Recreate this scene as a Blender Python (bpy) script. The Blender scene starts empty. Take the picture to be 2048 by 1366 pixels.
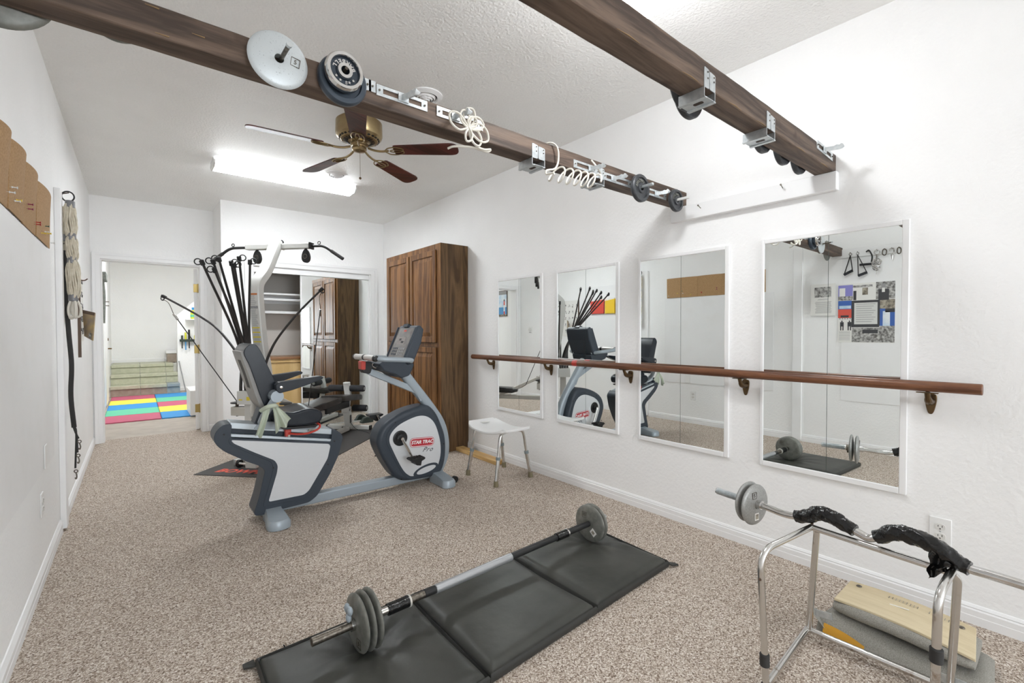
import bpy, bmesh, math, random
from mathutils import Vector as V, Matrix
PI = math.pi
random.seed(7)
S = bpy.context.scene
COL = S.collection

# ---------------------------------------------------------------- camera
cam_d = bpy.data.cameras.new('camera')
cam = bpy.data.objects.new('camera', cam_d)
COL.objects.link(cam)
_r, _u, _f = V((.77491, -.63207, -.0017)), V((.01377, .0142, .9998)), V((.63192, .77478, -.01971))
cam.matrix_world = Matrix(((_r.x, _u.x, -_f.x, 0), (_r.y, _u.y, -_f.y, 0), (_r.z, _u.z, -_f.z, 1.2), (0, 0, 0, 1)))
cam_d.sensor_width = 36
cam_d.lens = 922.49 / 2048 * 36
cam_d.clip_start = .02
S.camera = cam

# ---------------------------------------------------------------- world, lights, exposure
w = bpy.data.worlds.new('world'); S.world = w; w.use_nodes = True
w.node_tree.nodes['Background'].inputs[0].default_value = (.75, .85, 1, 1)
w.node_tree.nodes['Background'].inputs[1].default_value = 1.0
S.cycles.max_bounces = 16; S.cycles.diffuse_bounces = 10; S.cycles.glossy_bounces = 6
S.view_settings.view_transform = 'Standard'
S.view_settings.look = 'None'
S.view_settings.exposure = 0.44
S.view_settings.gamma = 1.0
S.view_settings.use_curve_mapping = False
GLOBE_E, TUBE_E, HALL_W, WINDOW_W = 62.0, 36.0, 62.0, 108.0

def area(name, loc, rot, sx, sy, power, color):
    d = bpy.data.lights.new(name, 'AREA'); d.shape = 'RECTANGLE'; d.size = sx; d.size_y = sy
    d.energy = power; d.color = color
    o = bpy.data.objects.new(name, d); o.location = loc; o.rotation_euler = rot; COL.objects.link(o)
    return o
area('daylight', (1.15, -4.62, 1.5), (PI/2, 0, 0), 2.2, 1.5, WINDOW_W, (.90, .95, 1))      # outside the window behind the camera
area('hall_ceiling_lamp', (.6, 9.6, 3.0), (0, 0, 0), 1.2, 1.2, HALL_W, (.96, .98, 1))

# ---------------------------------------------------------------- constants of the room
XL, XR, CE, YB, YC, YF = -.3685, 2.657, 2.6845, 6.70, 6.05, -4.2

# ---------------------------------------------------------------- materials
def new_mat(name):
    m = bpy.data.materials.new(name); m.use_nodes = True
    return m, m.node_tree.nodes, m.node_tree.links, m.node_tree.nodes['Principled BSDF']
def rgb(c): return (c[0], c[1], c[2], 1)
def mat(name, c, rough=.5, metal=0., c2=None, ns=20., bump=0., bs=60., stretch=(1, 1, 1), coat=0., emit=0., lo=.35, hi=.65, detail=4, bdist=.004):
    m, n, l, p = new_mat(name)
    p.inputs['Roughness'].default_value = rough
    p.inputs['Metallic'].default_value = metal
    p.inputs['Base Color'].default_value = rgb(c)
    if coat: p.inputs['Coat Weight'].default_value = coat
    if emit:
        p.inputs['Emission Color'].default_value = rgb(c); p.inputs['Emission Strength'].default_value = emit
    if c2 or bump:
        tc = n.new('ShaderNodeTexCoord'); mp = n.new('ShaderNodeMapping'); mp.inputs['Scale'].default_value = stretch
        geo = n.new('ShaderNodeNewGeometry')
        l.new(geo.outputs['Position'], mp.inputs['Vector'])
    if c2:
        t = n.new('ShaderNodeTexNoise'); t.inputs['Scale'].default_value = ns; t.inputs['Detail'].default_value = detail
        r = n.new('ShaderNodeValToRGB')
        r.color_ramp.elements[0].color = rgb(c); r.color_ramp.elements[0].position = lo
        r.color_ramp.elements[1].color = rgb(c2); r.color_ramp.elements[1].position = hi
        l.new(mp.outputs['Vector'], t.inputs['Vector']); l.new(t.outputs['Fac'], r.inputs['Fac']); l.new(r.outputs['Color'], p.inputs['Base Color'])
    if bump:
        t = n.new('ShaderNodeTexNoise'); t.inputs['Scale'].default_value = bs; t.inputs['Detail'].default_value = 4
        b = n.new('ShaderNodeBump'); b.inputs['Strength'].default_value = bump; b.inputs['Distance'].default_value = bdist
        l.new(mp.outputs['Vector'], t.inputs['Vector']); l.new(t.outputs['Fac'], b.inputs['Height']); l.new(b.outputs['Normal'], p.inputs['Normal'])
    return m
def wood(name, c1, c2, axis, scale=14., rough=.45, rings=.6, knots=None, contrast=(.3, .75)):
    m, n, l, p = new_mat(name)
    p.inputs['Roughness'].default_value = rough
    geo = n.new('ShaderNodeNewGeometry'); mp = n.new('ShaderNodeMapping')
    st = [1., 1., 1.]; st['XYZ'.index(axis)] = .07
    mp.inputs['Scale'].default_value = st
    l.new(geo.outputs['Position'], mp.inputs['Vector'])
    t1 = n.new('ShaderNodeTexNoise'); t1.inputs['Scale'].default_value = scale; t1.inputs['Detail'].default_value = 6; t1.inputs['Distortion'].default_value = rings
    t2 = n.new('ShaderNodeTexNoise'); t2.inputs['Scale'].default_value = scale * 12; t2.inputs['Detail'].default_value = 3
    l.new(mp.outputs['Vector'], t1.inputs['Vector']); l.new(mp.outputs['Vector'], t2.inputs['Vector'])
    mu = n.new('ShaderNodeMath'); mu.operation = 'MULTIPLY'; mu.inputs[1].default_value = 7.; l.new(t1.outputs['Fac'], mu.inputs[0])
    fr = n.new('ShaderNodeMath'); fr.operation = 'PINGPONG'; fr.inputs[1].default_value = 1.; l.new(mu.outputs[0], fr.inputs[0])
    mx = n.new('ShaderNodeMix'); mx.data_type = 'FLOAT'; mx.inputs[0].default_value = .5
    l.new(fr.outputs[0], mx.inputs[2]); l.new(t2.outputs['Fac'], mx.inputs[3])
    r = n.new('ShaderNodeValToRGB')
    r.color_ramp.elements[0].color = rgb(c1); r.color_ramp.elements[0].position = contrast[0]
    r.color_ramp.elements[1].color = rgb(c2); r.color_ramp.elements[1].position = contrast[1]
    l.new(mx.outputs[0], r.inputs['Fac'])
    last = r.outputs['Color']
    if knots:
        t3 = n.new('ShaderNodeTexNoise'); t3.inputs['Scale'].default_value = knots[1]; t3.inputs['Detail'].default_value = 3
        l.new(geo.outputs['Position'], t3.inputs['Vector'])
        r3 = n.new('ShaderNodeValToRGB'); r3.color_ramp.elements[0].position = knots[2]; r3.color_ramp.elements[1].position = knots[2] + .1
        l.new(t3.outputs['Fac'], r3.inputs['Fac'])
        m3 = n.new('ShaderNodeMix'); m3.data_type = 'RGBA'; m3.inputs[7].default_value = rgb(knots[0])
        l.new(r3.outputs['Color'], m3.inputs[0]); l.new(last, m3.inputs[6]); last = m3.outputs[2]
    l.new(last, p.inputs['Base Color'])
    b = n.new('ShaderNodeBump'); b.inputs['Strength'].default_value = .25; b.inputs['Distance'].default_value = .003
    l.new(mx.outputs[0], b.inputs['Height']); l.new(b.outputs['Normal'], p.inputs['Normal'])
    return m

M = {}
def dull(*names):
    for k in names: M[k].node_tree.nodes['Principled BSDF'].inputs['Specular IOR Level'].default_value = .28
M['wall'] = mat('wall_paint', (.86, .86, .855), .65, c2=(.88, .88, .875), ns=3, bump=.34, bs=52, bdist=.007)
M['ceil'] = mat('ceiling_texture', (.86, .855, .84), .55, c2=(.88, .875, .86), ns=4, bump=.55, bs=72, bdist=.009)
M['white'] = mat('white_trim_paint', (.82, .82, .82), .4, bump=.03, bs=30)
M['oldwhite'] = mat('scuffed_white_paint', (.84, .84, .84), .5, c2=(.80, .795, .785), ns=6, lo=.5, hi=.9)
def carpet():
    m, n, l, p = new_mat('carpet')
    p.inputs['Roughness'].default_value = .95
    p.inputs['Specular IOR Level'].default_value = .1
    geo = n.new('ShaderNodeNewGeometry')
    mp = n.new('ShaderNodeMapping'); l.new(geo.outputs['Position'], mp.inputs['Vector'])
    vo = n.new('ShaderNodeTexVoronoi'); vo.inputs['Scale'].default_value = 230.; l.new(mp.outputs['Vector'], vo.inputs['Vector'])
    t1 = n.new('ShaderNodeTexNoise'); t1.inputs['Scale'].default_value = 120.; t1.inputs['Detail'].default_value = 7; t1.inputs['Roughness'].default_value = .75
    l.new(mp.outputs['Vector'], t1.inputs['Vector'])
    sep = n.new('ShaderNodeSeparateColor'); l.new(vo.outputs['Color'], sep.inputs[0])
    mx = n.new('ShaderNodeMix'); mx.data_type = 'FLOAT'; mx.inputs[0].default_value = .62
    l.new(sep.outputs[0], mx.inputs[2]); l.new(t1.outputs['Fac'], mx.inputs[3])
    r = n.new('ShaderNodeValToRGB')
    e = r.color_ramp.elements
    e[0].position = .30; e[0].color = (.15, .105, .08, 1)
    e[1].position = .71; e[1].color = (.88, .83, .77, 1)
    for pos, c in ((.38, (.33, .255, .20, 1)), (.5, (.51, .43, .355, 1)), (.6, (.64, .56, .48, 1))):
        k = e.new(pos); k.color = c
    l.new(mx.outputs[0], r.inputs['Fac']); l.new(r.outputs['Color'], p.inputs['Base Color'])
    b = n.new('ShaderNodeBump'); b.inputs['Strength'].default_value = .7; b.inputs['Distance'].default_value = .01
    l.new(mx.outputs[0], b.inputs['Height']); l.new(b.outputs['Normal'], p.inputs['Normal'])
    return m
M['carpet'] = carpet()
M['concrete'] = mat('hall_floor', (.36, .31, .26), .6, c2=(.43, .38, .32), ns=5, bump=.1)
M['beam'] = wood('beam_dark_wood', (.060, .042, .033), (.155, .108, .080), 'X', 13., .6, .7, knots=((.035, .018, .014), 5., .66))
M['beam_split'] = mat('raw_wood_split', (.30, .19, .08), .7)
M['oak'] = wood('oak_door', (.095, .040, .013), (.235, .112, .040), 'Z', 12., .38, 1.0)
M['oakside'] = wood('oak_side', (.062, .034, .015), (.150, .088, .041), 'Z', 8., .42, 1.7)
M['oakdark'] = mat('dark_gap', (.03, .015, .007), .6)
M['barre'] = wood('barre_wood', (.10, .036, .016), (.20, .082, .038), 'Y', 30., .35, .3)
M['pine'] = wood('pine_block', (.48, .29, .10), (.66, .44, .19), 'Y', 16., .5, .4)
M['bladewood'] = wood('fan_blade_wood', (.035, .008, .006), (.105, .022, .018), 'X', 10., .38, .8)
M['brass'] = mat('antique_brass', (.40, .31, .17), .3, 1., c2=(.30, .22, .12), ns=12)
M['brassdark'] = mat('dark_bronze', (.13, .085, .045), .35, 1.)
M['mirror'] = mat('mirror_glass', (.90, .93, .92), .0, 1.)
M['mirroredge'] = mat('mirror_edge', (.12, .15, .14), .25)
M['chrome'] = mat('chrome', (.72, .72, .72), .14, 1., c2=(.60, .58, .55), ns=14)
M['oldchrome'] = mat('worn_chrome', (.66, .65, .63), .2, 1., c2=(.25, .15, .08), ns=22, lo=.62, hi=.74)
M['steel'] = mat('galvanised_steel', (.52, .56, .58), .38, .85, c2=(.66, .69, .70), ns=60)
M['darksteel'] = mat('dark_steel', (.10, .085, .07), .4, .9, c2=(.2, .18, .15), ns=90)
M['ironsilver'] = mat('grey_hammertone_iron', (.27, .27, .26), .42, .35, c2=(.33, .33, .315), ns=160, bump=.06, bs=140)
M['ironlight'] = mat('light_hammertone_iron', (.26, .29, .30), .42, .2, c2=(.56, .60, .615), ns=230, bump=.05, bs=140, lo=.27, hi=.36)
M['ironold'] = mat('worn_grey_iron', (.165, .168, .15), .45, .35, c2=(.25, .25, .225), ns=30, bump=.05, bs=120)
M['ironblack'] = mat('black_iron', (.035, .038, .042), .42, .2, c2=(.06, .064, .07), ns=60, bump=.05)
M['ironblue'] = mat('blue_black_iron', (.05, .065, .085), .35, .3)
M['blackplastic'] = mat('black_plastic', (.022, .022, .022), .4)
M['blackrubber'] = mat('black_rubber', (.028, .027, .026), .75, bump=.05, bs=200)
M['blackfoam'] = mat('black_foam', (.02, .021, .024), .85, bump=.12, bs=220)
M['tape'] = mat('black_plastic_wrap', (.006, .006, .006), .10, bump=.35, bs=70, bdist=.006)
M['ducttape'] = mat('grey_duct_tape', (.20, .20, .21), .42, .3, bump=.3, bs=60)
M['silvertape'] = mat('silver_tape', (.42, .43, .44), .33, .6, bump=.4, bs=45)
M['vinyl'] = mat('black_vinyl_mat', (.038, .039, .034), .45, c2=(.066, .066, .058), ns=5, bump=.18, bs=13, lo=.3, hi=.75, bdist=.012)
M['vinyledge'] = mat('black_vinyl_binding', (.035, .035, .032), .5)
M['seatvinyl'] = mat('blue_black_seat_vinyl', (.014, .018, .025), .30, c2=(.022, .027, .034), ns=8)
M['benchvinyl'] = mat('black_bench_vinyl', (.030, .028, .026), .36, c2=(.05, .047, .044), ns=14, bump=.05)
M['bikeblue'] = mat('bike_grey_blue_paint', (.34, .39, .43), .34, .15)
M['bikedark'] = mat('bike_slate_plastic', (.044, .055, .070), .42, bump=.02, bs=300)
M['bikepanel'] = mat('bike_silver_panel', (.66, .69, .72), .24, .22, c2=(.72, .74, .76), ns=40, stretch=(.2, 1, 12), lo=.2, hi=.8)
M['bikerail'] = mat('bike_bright_rail', (.58, .65, .70), .3, .5)
M['grip'] = mat('pale_grip', (.62, .60, .58), .4, .3)
M['red'] = mat('red_paint', (.50, .045, .03), .35)
M['logored'] = mat('logo_red', (.46, .02, .035), .4)
M['logowhite'] = mat('logo_white', (.85, .85, .85), .4)
M['logoblack'] = mat('logo_black', (.02, .02, .025), .4)
M['matred'] = mat('mat_red_print', (.72, .085, .045), .6)
M['gymmat'] = mat('dark_gym_mat', (.070, .066, .064), .7, bump=.1, bs=160)
M['gymwhite'] = mat('gym_white_paint', (.60, .60, .575), .36, .1)
M['gymcream'] = mat('gym_warm_grey_paint', (.55, .53, .48), .38, .1)
M['rod'] = mat('black_power_rod', (.024, .021, .020), .45)
M['labelwhite'] = mat('label_paper', (.66, .66, .64), .5)
M['labelgrey'] = mat('label_text', (.30, .30, .30), .5)
M['labelyellow'] = mat('label_yellow', (.70, .55, .03), .5)
M['labelorange'] = mat('label_orange', (.45, .14, .03), .5)
M['shellgrey'] = mat('backrest_shell_grey', (.24, .235, .225), .45)
M['towel'] = mat('sage_green_cloth', (.44, .49, .39), .85, c2=(.52, .57, .47), ns=9, bump=.1, bs=150)
M['screen'] = mat('console_display', (.16, .15, .145), .16, c2=(.24, .225, .215), ns=22, coat=.3)
M['screenglass'] = mat('console_lcd', (.28, .25, .24), .1)
M['plasticwhite'] = mat('white_plastic', (.80, .80, .79), .35)
M['plasticgrey'] = mat('cream_socket_face', (.70, .69, .66), .4)
M['rubbertip'] = mat('tan_rubber_tip', (.19, .16, .095), .7)
M['bluegreyclip'] = mat('grey_collar', (.20, .235, .24), .5)
M['cord'] = mat('white_nylon_cord', (.66, .63, .56), .6, bump=.2, bs=300)
M['rope'] = mat('cream_rope', (.58, .52, .41), .85, c2=(.66, .61, .50), ns=50, bump=.6, bs=160)
M['cork'] = mat('cork', (.36, .215, .10), .9, c2=(.46, .29, .145), ns=140, bump=.1, bs=140)
M['pinred'] = mat('pin_red', (.4, .02, .015), .3); M['pinyellow'] = mat('pin_yellow', (.75, .55, .05), .3)
M['pinclear'] = mat('pin_clear', (.7, .72, .72), .15); M['pinmaroon'] = mat('pin_maroon', (.25, .02, .07), .3); M['pingreen'] = mat('pin_green', (.03, .1, .07), .3)
M['redfile'] = mat('red_wall_file', (.68, .08, .055), .45); M['yellowfile'] = mat('yellow_wall_file', (.80, .53, .03), .45)
M['paper'] = mat('paper', (.78, .77, .74), .6)
M['ink'] = mat('print_ink', (.05, .05, .055), .6); M['inkgrey'] = mat('print_grey', (.30, .30, .30), .6)
M['inkblue'] = mat('print_blue', (.05, .13, .42), .6); M['inkpurple'] = mat('print_purple', (.25, .24, .58), .6)
M['inkred'] = mat('print_red', (.68, .10, .07), .6); M['inkmid'] = mat('print_mixed', (.10, .095, .09), .6, c2=(.55, .54, .52), ns=45, detail=6)
M['inktan'] = mat('print_tan', (.42, .38, .30), .6, c2=(.12, .1, .08), ns=40)
M['skyblue'] = mat('print_sky', (.45, .62, .78), .5, c2=(.78, .82, .86), ns=9)
M['seablue'] = mat('print_sea', (.08, .28, .55), .5)
M['plaque'] = mat('tan_printed_plaque', (.24, .19, .15), .4, c2=(.42, .30, .13), ns=14)
M['plaqueedge'] = mat('plaque_brown_edge', (.08, .045, .025), .5)
M['lens'] = mat('fluorescent_diffuser', (.93, .97, 1), .4, emit=TUBE_E)
M['lensside'] = mat('fluorescent_diffuser_side', (.93, .97, 1), .4, emit=TUBE_E * .10)
M['globeupper'] = mat('globe_glass_upper', (.96, .98, 1), .3, emit=GLOBE_E * .06)
M['globe'] = mat('globe_glass', (.96, .98, 1), .3, emit=GLOBE_E)
M['ventgrey'] = mat('vent_shadow_metal', (.35, .35, .34), .4, .3)
M['ply'] = wood('raw_plywood', (.50, .41, .26), (.60, .51, .34), 'Y', 8., .7, .5)
M['greyfabric'] = mat('grey_woven_upholstery', (.20, .19, .165), .9, c2=(.33, .32, .285), ns=420, bump=.4, bs=380, detail=2)
M['foam'] = mat('old_yellow_foam', (.46, .23, .02), .9, bump=.3, bs=80)
M['maple'] = wood('pale_maple', (.62, .42, .17), (.74, .53, .25), 'Z', 4., .4, .4)
M['mapletrim'] = wood('brown_top_edge', (.28, .13, .05), (.40, .21, .09), 'X', 10., .4, .4)
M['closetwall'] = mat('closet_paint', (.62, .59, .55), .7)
M['step'] = mat('sage_step_tile', (.42, .43, .31), .5, c2=(.50, .50, .38), ns=18, bump=.06)
M['stepbrown'] = mat('brown_step_tile', (.30, .24, .19), .5, c2=(.36, .30, .24), ns=14)
M['stepblue'] = mat('slate_step_tile', (.25, .30, .32), .5, c2=(.32, .36, .36), ns=14)
M['grout'] = mat('grout', (.55, .55, .50), .8)
for k, c in dict(pink=(.50, .10, .17), yellow=(.86, .72, .08), blue=(.035, .27, .60), green=(.12, .52, .32)).items():
    M['eva' + k] = mat('foam_tile_' + k, c, .75, bump=.1, bs=120)
M['rackgreen'] = mat('dark_green_rack', (.03, .045, .035), .5); M['toolyellow'] = mat('yellow_green_handle', (.62, .62, .03), .4)
M['duster'] = mat('grey_green_bristle', (.11, .125, .11), .9, c2=(.2, .21, .19), ns=60)
M['hinge'] = mat('brass_hinge', (.45, .33, .12), .35, .8)
M['glasspane'] = mat('window_light', (.9, .95, 1), .1)
M['sole'] = mat('dark_green_cushion', (.03, .042, .035), .7)

dull('seatvinyl', 'bikedark', 'benchvinyl', 'vinyl', 'vinyledge', 'blackplastic', 'oak', 'oakside', 'gymmat', 'beam')
# ---------------------------------------------------------------- mesh helpers
def catmull(pts, n=6, closed=False):
    P = [V(p) for p in pts]; out = []; N = len(P)
    rng = range(N if closed else N - 1)
    for i in rng:
        p1, p2 = P[i], P[(i + 1) % N]
        p0 = P[(i - 1) % N] if closed or i > 0 else p1 * 2 - p2
        p3 = P[(i + 2) % N] if closed or i + 2 < N else p2 * 2 - p1
        for k in range(n):
            t = k / n
            out.append(.5 * ((2 * p1) + (p2 - p0) * t + (2 * p0 - 5 * p1 + 4 * p2 - p3) * t * t + (3 * p1 - p0 - 3 * p2 + p3) * t ** 3))
    if not closed: out.append(P[-1])
    return out
def fillet(pts, r, n=5, closed=False):
    P = [V(p) for p in pts]; out = []; N = len(P)
    for i in range(N):
        if not closed and i in (0, N - 1): out.append(P[i]); continue
        a, b, c = P[i - 1], P[i], P[(i + 1) % N]
        d1, d2 = (a - b), (c - b)
        rr = min(r, d1.length * .48, d2.length * .48)
        s, e = b + d1.normalized() * rr, b + d2.normalized() * rr
        for k in range(n + 1):
            t = k / n
            out.append(s * (1 - t) ** 2 + b * 2 * t * (1 - t) + e * t * t)
    return out
def f2(pts, r, n=5): return [(p.x, p.y) for p in fillet([(p[0], p[1], 0) for p in pts], r, n, True)]
def c2(pts, n=4): return [(p.x, p.y) for p in catmull([(p[0], p[1], 0) for p in pts], n, True)]

class MB:
    def __init__(s): s.v = []; s.f = []; s.m = []; s.cur = 0
    def mi(s, i): s.cur = i; return s
    def add(s, vs, fs):
        o = len(s.v); s.v += [V(p) for p in vs]
        s.f += [[i + o for i in f] for f in fs]; s.m += [s.cur] * len(fs); return s
    def box(s, a, b):
        x0, y0, z0 = [min(a[i], b[i]) for i in range(3)]; x1, y1, z1 = [max(a[i], b[i]) for i in range(3)]
        return s.add([(x0, y0, z0), (x1, y0, z0), (x1, y1, z0), (x0, y1, z0), (x0, y0, z1), (x1, y0, z1), (x1, y1, z1), (x0, y1, z1)],
                     [(0, 3, 2, 1), (4, 5, 6, 7), (0, 1, 5, 4), (1, 2, 6, 5), (2, 3, 7, 6), (3, 0, 4, 7)])
    def obox(s, c, ex, ey, ez):   # centre and three half-extent vectors
        c, ex, ey, ez = V(c), V(ex), V(ey), V(ez)
        vs = [c + ex * i + ey * j + ez * k for k in (-1, 1) for j in (-1, 1) for i in (-1, 1)]
        return s.add(vs, [(0, 2, 3, 1), (4, 5, 7, 6), (0, 1, 5, 4), (1, 3, 7, 5), (3, 2, 6, 7), (2, 0, 4, 6)])
    def bar(s, p, q, w, h, up=(0, 0, 1)):
        p, q = V(p), V(q); d = (q - p); side = d.cross(V(up)).normalized(); u = side.cross(d).normalized()
        return s.obox((p + q) / 2, d / 2, side * w / 2, u * h / 2)
    def prism(s, poly, A, B):     # A, B map a 2-D point to the two end faces
        n = len(poly)
        vs = [A(p) for p in poly] + [B(p) for p in poly]
        return s.add(vs, [list(range(n))[::-1], list(range(n, 2 * n))] + [(i, (i + 1) % n, n + (i + 1) % n, n + i) for i in range(n)])
    def py(s, poly, y0, y1): return s.prism(poly, lambda p: (p[0], y0, p[1]), lambda p: (p[0], y1, p[1]))
    def px(s, poly, x0, x1): return s.prism(poly, lambda p: (x0, p[0], p[1]), lambda p: (x1, p[0], p[1]))
    def pz(s, poly, z0, z1): return s.prism(poly, lambda p: (p[0], p[1], z0), lambda p: (p[0], p[1], z1))
    def tube(s, pts, r, n=10, cap=True, closed=False, sec=None, up=None):
        P = [V(p) for p in pts]; N = len(P)
        R = r if isinstance(r, (list, tuple)) else [r] * N
        T = []
        for i in range(N):
            if closed: t = P[(i + 1) % N] - P[i - 1]
            else: t = P[min(i + 1, N - 1)] - P[max(i - 1, 0)]
            T.append(t.normalized())
        u = V(up) if up else (V((0, 0, 1)) if abs(T[0].z) < .9 else V((1, 0, 0)))
        u = (u - T[0] * u.dot(T[0])).normalized(); vs = []
        for i in range(N):
            if up: u = V(up)
            u = (u - T[i] * u.dot(T[i])).normalized(); b = T[i].cross(u)
            if sec: vs += [P[i] + (u * q[0] + b * q[1]) * R[i] for q in sec]
            else: vs += [P[i] + (u * math.cos(2 * PI * k / n) + b * math.sin(2 * PI * k / n)) * R[i] for k in range(n)]
        n = len(sec) if sec else n
        fs = [(i * n + k, i * n + (k + 1) % n, (i + 1) * n + (k + 1) % n, (i + 1) * n + k) for i in range(N - 1) for k in range(n)]
        if closed: fs += [((N - 1) * n + k, (N - 1) * n + (k + 1) % n, (k + 1) % n, k) for k in range(n)]
        elif cap: fs += [list(range(n))[::-1], list(range((N - 1) * n, N * n))]
        return s.add(vs, fs)
    def cyl(s, p, q, r, n=16, r2=None): return s.tube([p, q], [r, r if r2 is None else r2], n)
    def lathe(s, prof, o, axis=(0, 0, 1), n=32, closed=False):    # prof: (radius, height along the axis); closed joins last to first
        o, ax = V(o), V(axis).normalized(); e = V((0, 0, 1)) if abs(ax.z) < .9 else V((1, 0, 0))
        u = (e - ax * e.dot(ax)).normalized(); b = ax.cross(u); vs = []; m = len(prof)
        for r, h in prof: vs += [o + ax * h + (u * math.cos(2 * PI * k / n) + b * math.sin(2 * PI * k / n)) * r for k in range(n)]
        fs = [(i * n + k, i * n + (k + 1) % n, ((i + 1) % m) * n + (k + 1) % n, ((i + 1) % m) * n + k) for i in range(m if closed else m - 1) for k in range(n)]
        if not closed:
            if prof[0][0] > 1e-6: fs.append(list(range(n))[::-1])
            if prof[-1][0] > 1e-6: fs.append(list(range((m - 1) * n, m * n)))
        return s.add(vs, fs)
    def ball(s, c, rx, ry=None, rz=None, n=16, m=10):
        ry = rx if ry is None else ry; rz = rx if rz is None else rz; c = V(c); vs = []
        for i in range(1, m):
            t = PI * i / m
            vs += [c + V((rx * math.sin(t) * math.cos(2 * PI * k / n), ry * math.sin(t) * math.sin(2 * PI * k / n), rz * math.cos(t))) for k in range(n)]
        top, bot = len(vs), len(vs) + 1; vs += [c + V((0, 0, rz)), c - V((0, 0, rz))]
        fs = [(i * n + k, (i + 1) * n + k, (i + 1) * n + (k + 1) % n, i * n + (k + 1) % n) for i in range(m - 2) for k in range(n)]
        fs += [(top, k, (k + 1) % n) for k in range(n)] + [(bot, (m - 2) * n + (k + 1) % n, (m - 2) * n + k) for k in range(n)]
        return s.add(vs, fs)
    def torus(s, c, axis, R, r, n=24, k=8):
        c, ax = V(c), V(axis).normalized(); e = V((0, 0, 1)) if abs(ax.z) < .9 else V((1, 0, 0))
        u = (e - ax * e.dot(ax)).normalized(); b = ax.cross(u)
        return s.tube([c + (u * math.cos(2 * PI * i / n) + b * math.sin(2 * PI * i / n)) * R for i in range(n)], r, k, closed=True)
    def grid(s, nu, nv, fn, th=None):   # a sheet; th(i,j) gives an offset vector for the back side
        F = [V(fn(i / nu, j / nv)) for j in range(nv + 1) for i in range(nu + 1)]; W = nu + 1
        fs = [(j * W + i, j * W + i + 1, (j + 1) * W + i + 1, (j + 1) * W + i) for j in range(nv) for i in range(nu)]
        if th is None: return s.add(F, fs)
        B = [p + V(th) for p in F]; n = len(F)
        fs2 = [tuple(n + k for k in f[::-1]) for f in fs]
        ed = [j * W for j in range(nv + 1)]; e2 = [j * W + nu for j in range(nv + 1)]
        e3 = list(range(W)); e4 = [nv * W + i for i in range(W)]
        side = []
        for e, fl in ((ed, 0), (e2, 1), (e3, 1), (e4, 0)):
            for a, b in zip(e, e[1:]): side.append((a, b, n + b, n + a) if fl else (b, a, n + a, n + b))
        return s.add(F + B, fs + fs2 + side)
    def build(s, name, mats, parent=None, bevel=0, seg=2, smooth=35, bang=40, sub=0):
        off = V((0, 0, 0)); q = parent
        while q is not None: off += q.location; q = q.parent
        me = bpy.data.meshes.new(name)
        me.from_pydata([tuple(p - off) for p in s.v], [], s.f)
        mats = mats if isinstance(mats, (list, tuple)) else [mats]
        for m in mats: me.materials.append(M[m] if isinstance(m, str) else m)
        if len(mats) > 1: me.polygons.foreach_set('material_index', s.m)
        bm = bmesh.new(); bm.from_mesh(me); bmesh.ops.recalc_face_normals(bm, faces=bm.faces); bm.to_mesh(me); bm.free()
        o = bpy.data.objects.new(name, me); COL.objects.link(o)
        if smooth and not bevel:
            me.shade_smooth()
            me.set_sharp_from_angle(angle=math.radians(smooth))
        if bevel:
            me.shade_smooth()
            b = o.modifiers.new('bevel', 'BEVEL'); b.width = bevel; b.segments = seg; b.limit_method = 'ANGLE'; b.angle_limit = math.radians(bang)
            b.harden_normals = False
            me.set_sharp_from_angle(angle=math.radians(max(bang, 60)))
        if sub:
            b = o.modifiers.new('sub', 'SUBSURF'); b.levels = sub; b.render_levels = sub
        if parent is not None: o.parent = parent
        return o

def thing(name, label, cat, loc, group=None):
    o = bpy.data.objects.new(name, None); COL.objects.link(o); o.location = loc; o.empty_display_size = .05
    o['label'] = label; o['category'] = cat
    if group: o['group'] = group
    return o
def tag(o, label, cat, group=None):
    o['label'] = label; o['category'] = cat
    if group: o['group'] = group
    return o
def struct(o): o['kind'] = 'structure'; return o
def stuff(o): o['kind'] = 'stuff'; return o
def text_mb(s, size, depth=.0008, shear=0., spacing=1., bold=0.):
    cu = bpy.data.curves.new('txt', 'FONT'); cu.body = s; cu.size = size; cu.extrude = depth; cu.shear = shear; cu.space_character = spacing; cu.offset = bold
    cu.align_x = 'CENTER'; cu.align_y = 'CENTER'; cu.resolution_u = 3
    o = bpy.data.objects.new('txt', cu); COL.objects.link(o)
    dg = bpy.context.evaluated_depsgraph_get(); dg.update()
    me = bpy.data.meshes.new_from_object(o.evaluated_get(dg))
    vs = [v.co.copy() for v in me.vertices]; fs = [list(p.vertices) for p in me.polygons]
    bpy.data.objects.remove(o); bpy.data.curves.remove(cu); bpy.data.meshes.remove(me)
    return vs, fs
def write(mb, s, size, c, ex, ey, depth=.0008, **k):   # text centred at c, running along ex, up along ey
    vs, fs = text_mb(s, size, depth, **k); c, ex, ey = V(c), V(ex).normalized(), V(ey).normalized(); ez = ex.cross(ey)
    mb.add([c + ex * p.x + ey * p.y + ez * p.z for p in vs], fs); return mb

# ================================================================ THE SETTING
def slab(name, a, b, m, **k): return struct(MB().box(a, b).build(name, m, **k))
slab('floor', (XL - .1, YF - .1, -.05), (XR + .1, YB + .17, 0), 'carpet')
struct(MB().pz([(XL - .1, YF - .1), (XR + .1, YF - .1), (XR + .1, YB + .15), (XL - .1, YB + .15)], CE, CE + .1).build('ceiling', 'ceil'))
slab('wall_right', (XR, YF - .1, 0), (XR + .12, 6.85, CE), 'wall')
slab('wall_left', (XL - .12, YF - .1, 0), (XL, YB + .15, CE), 'wall')
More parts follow.
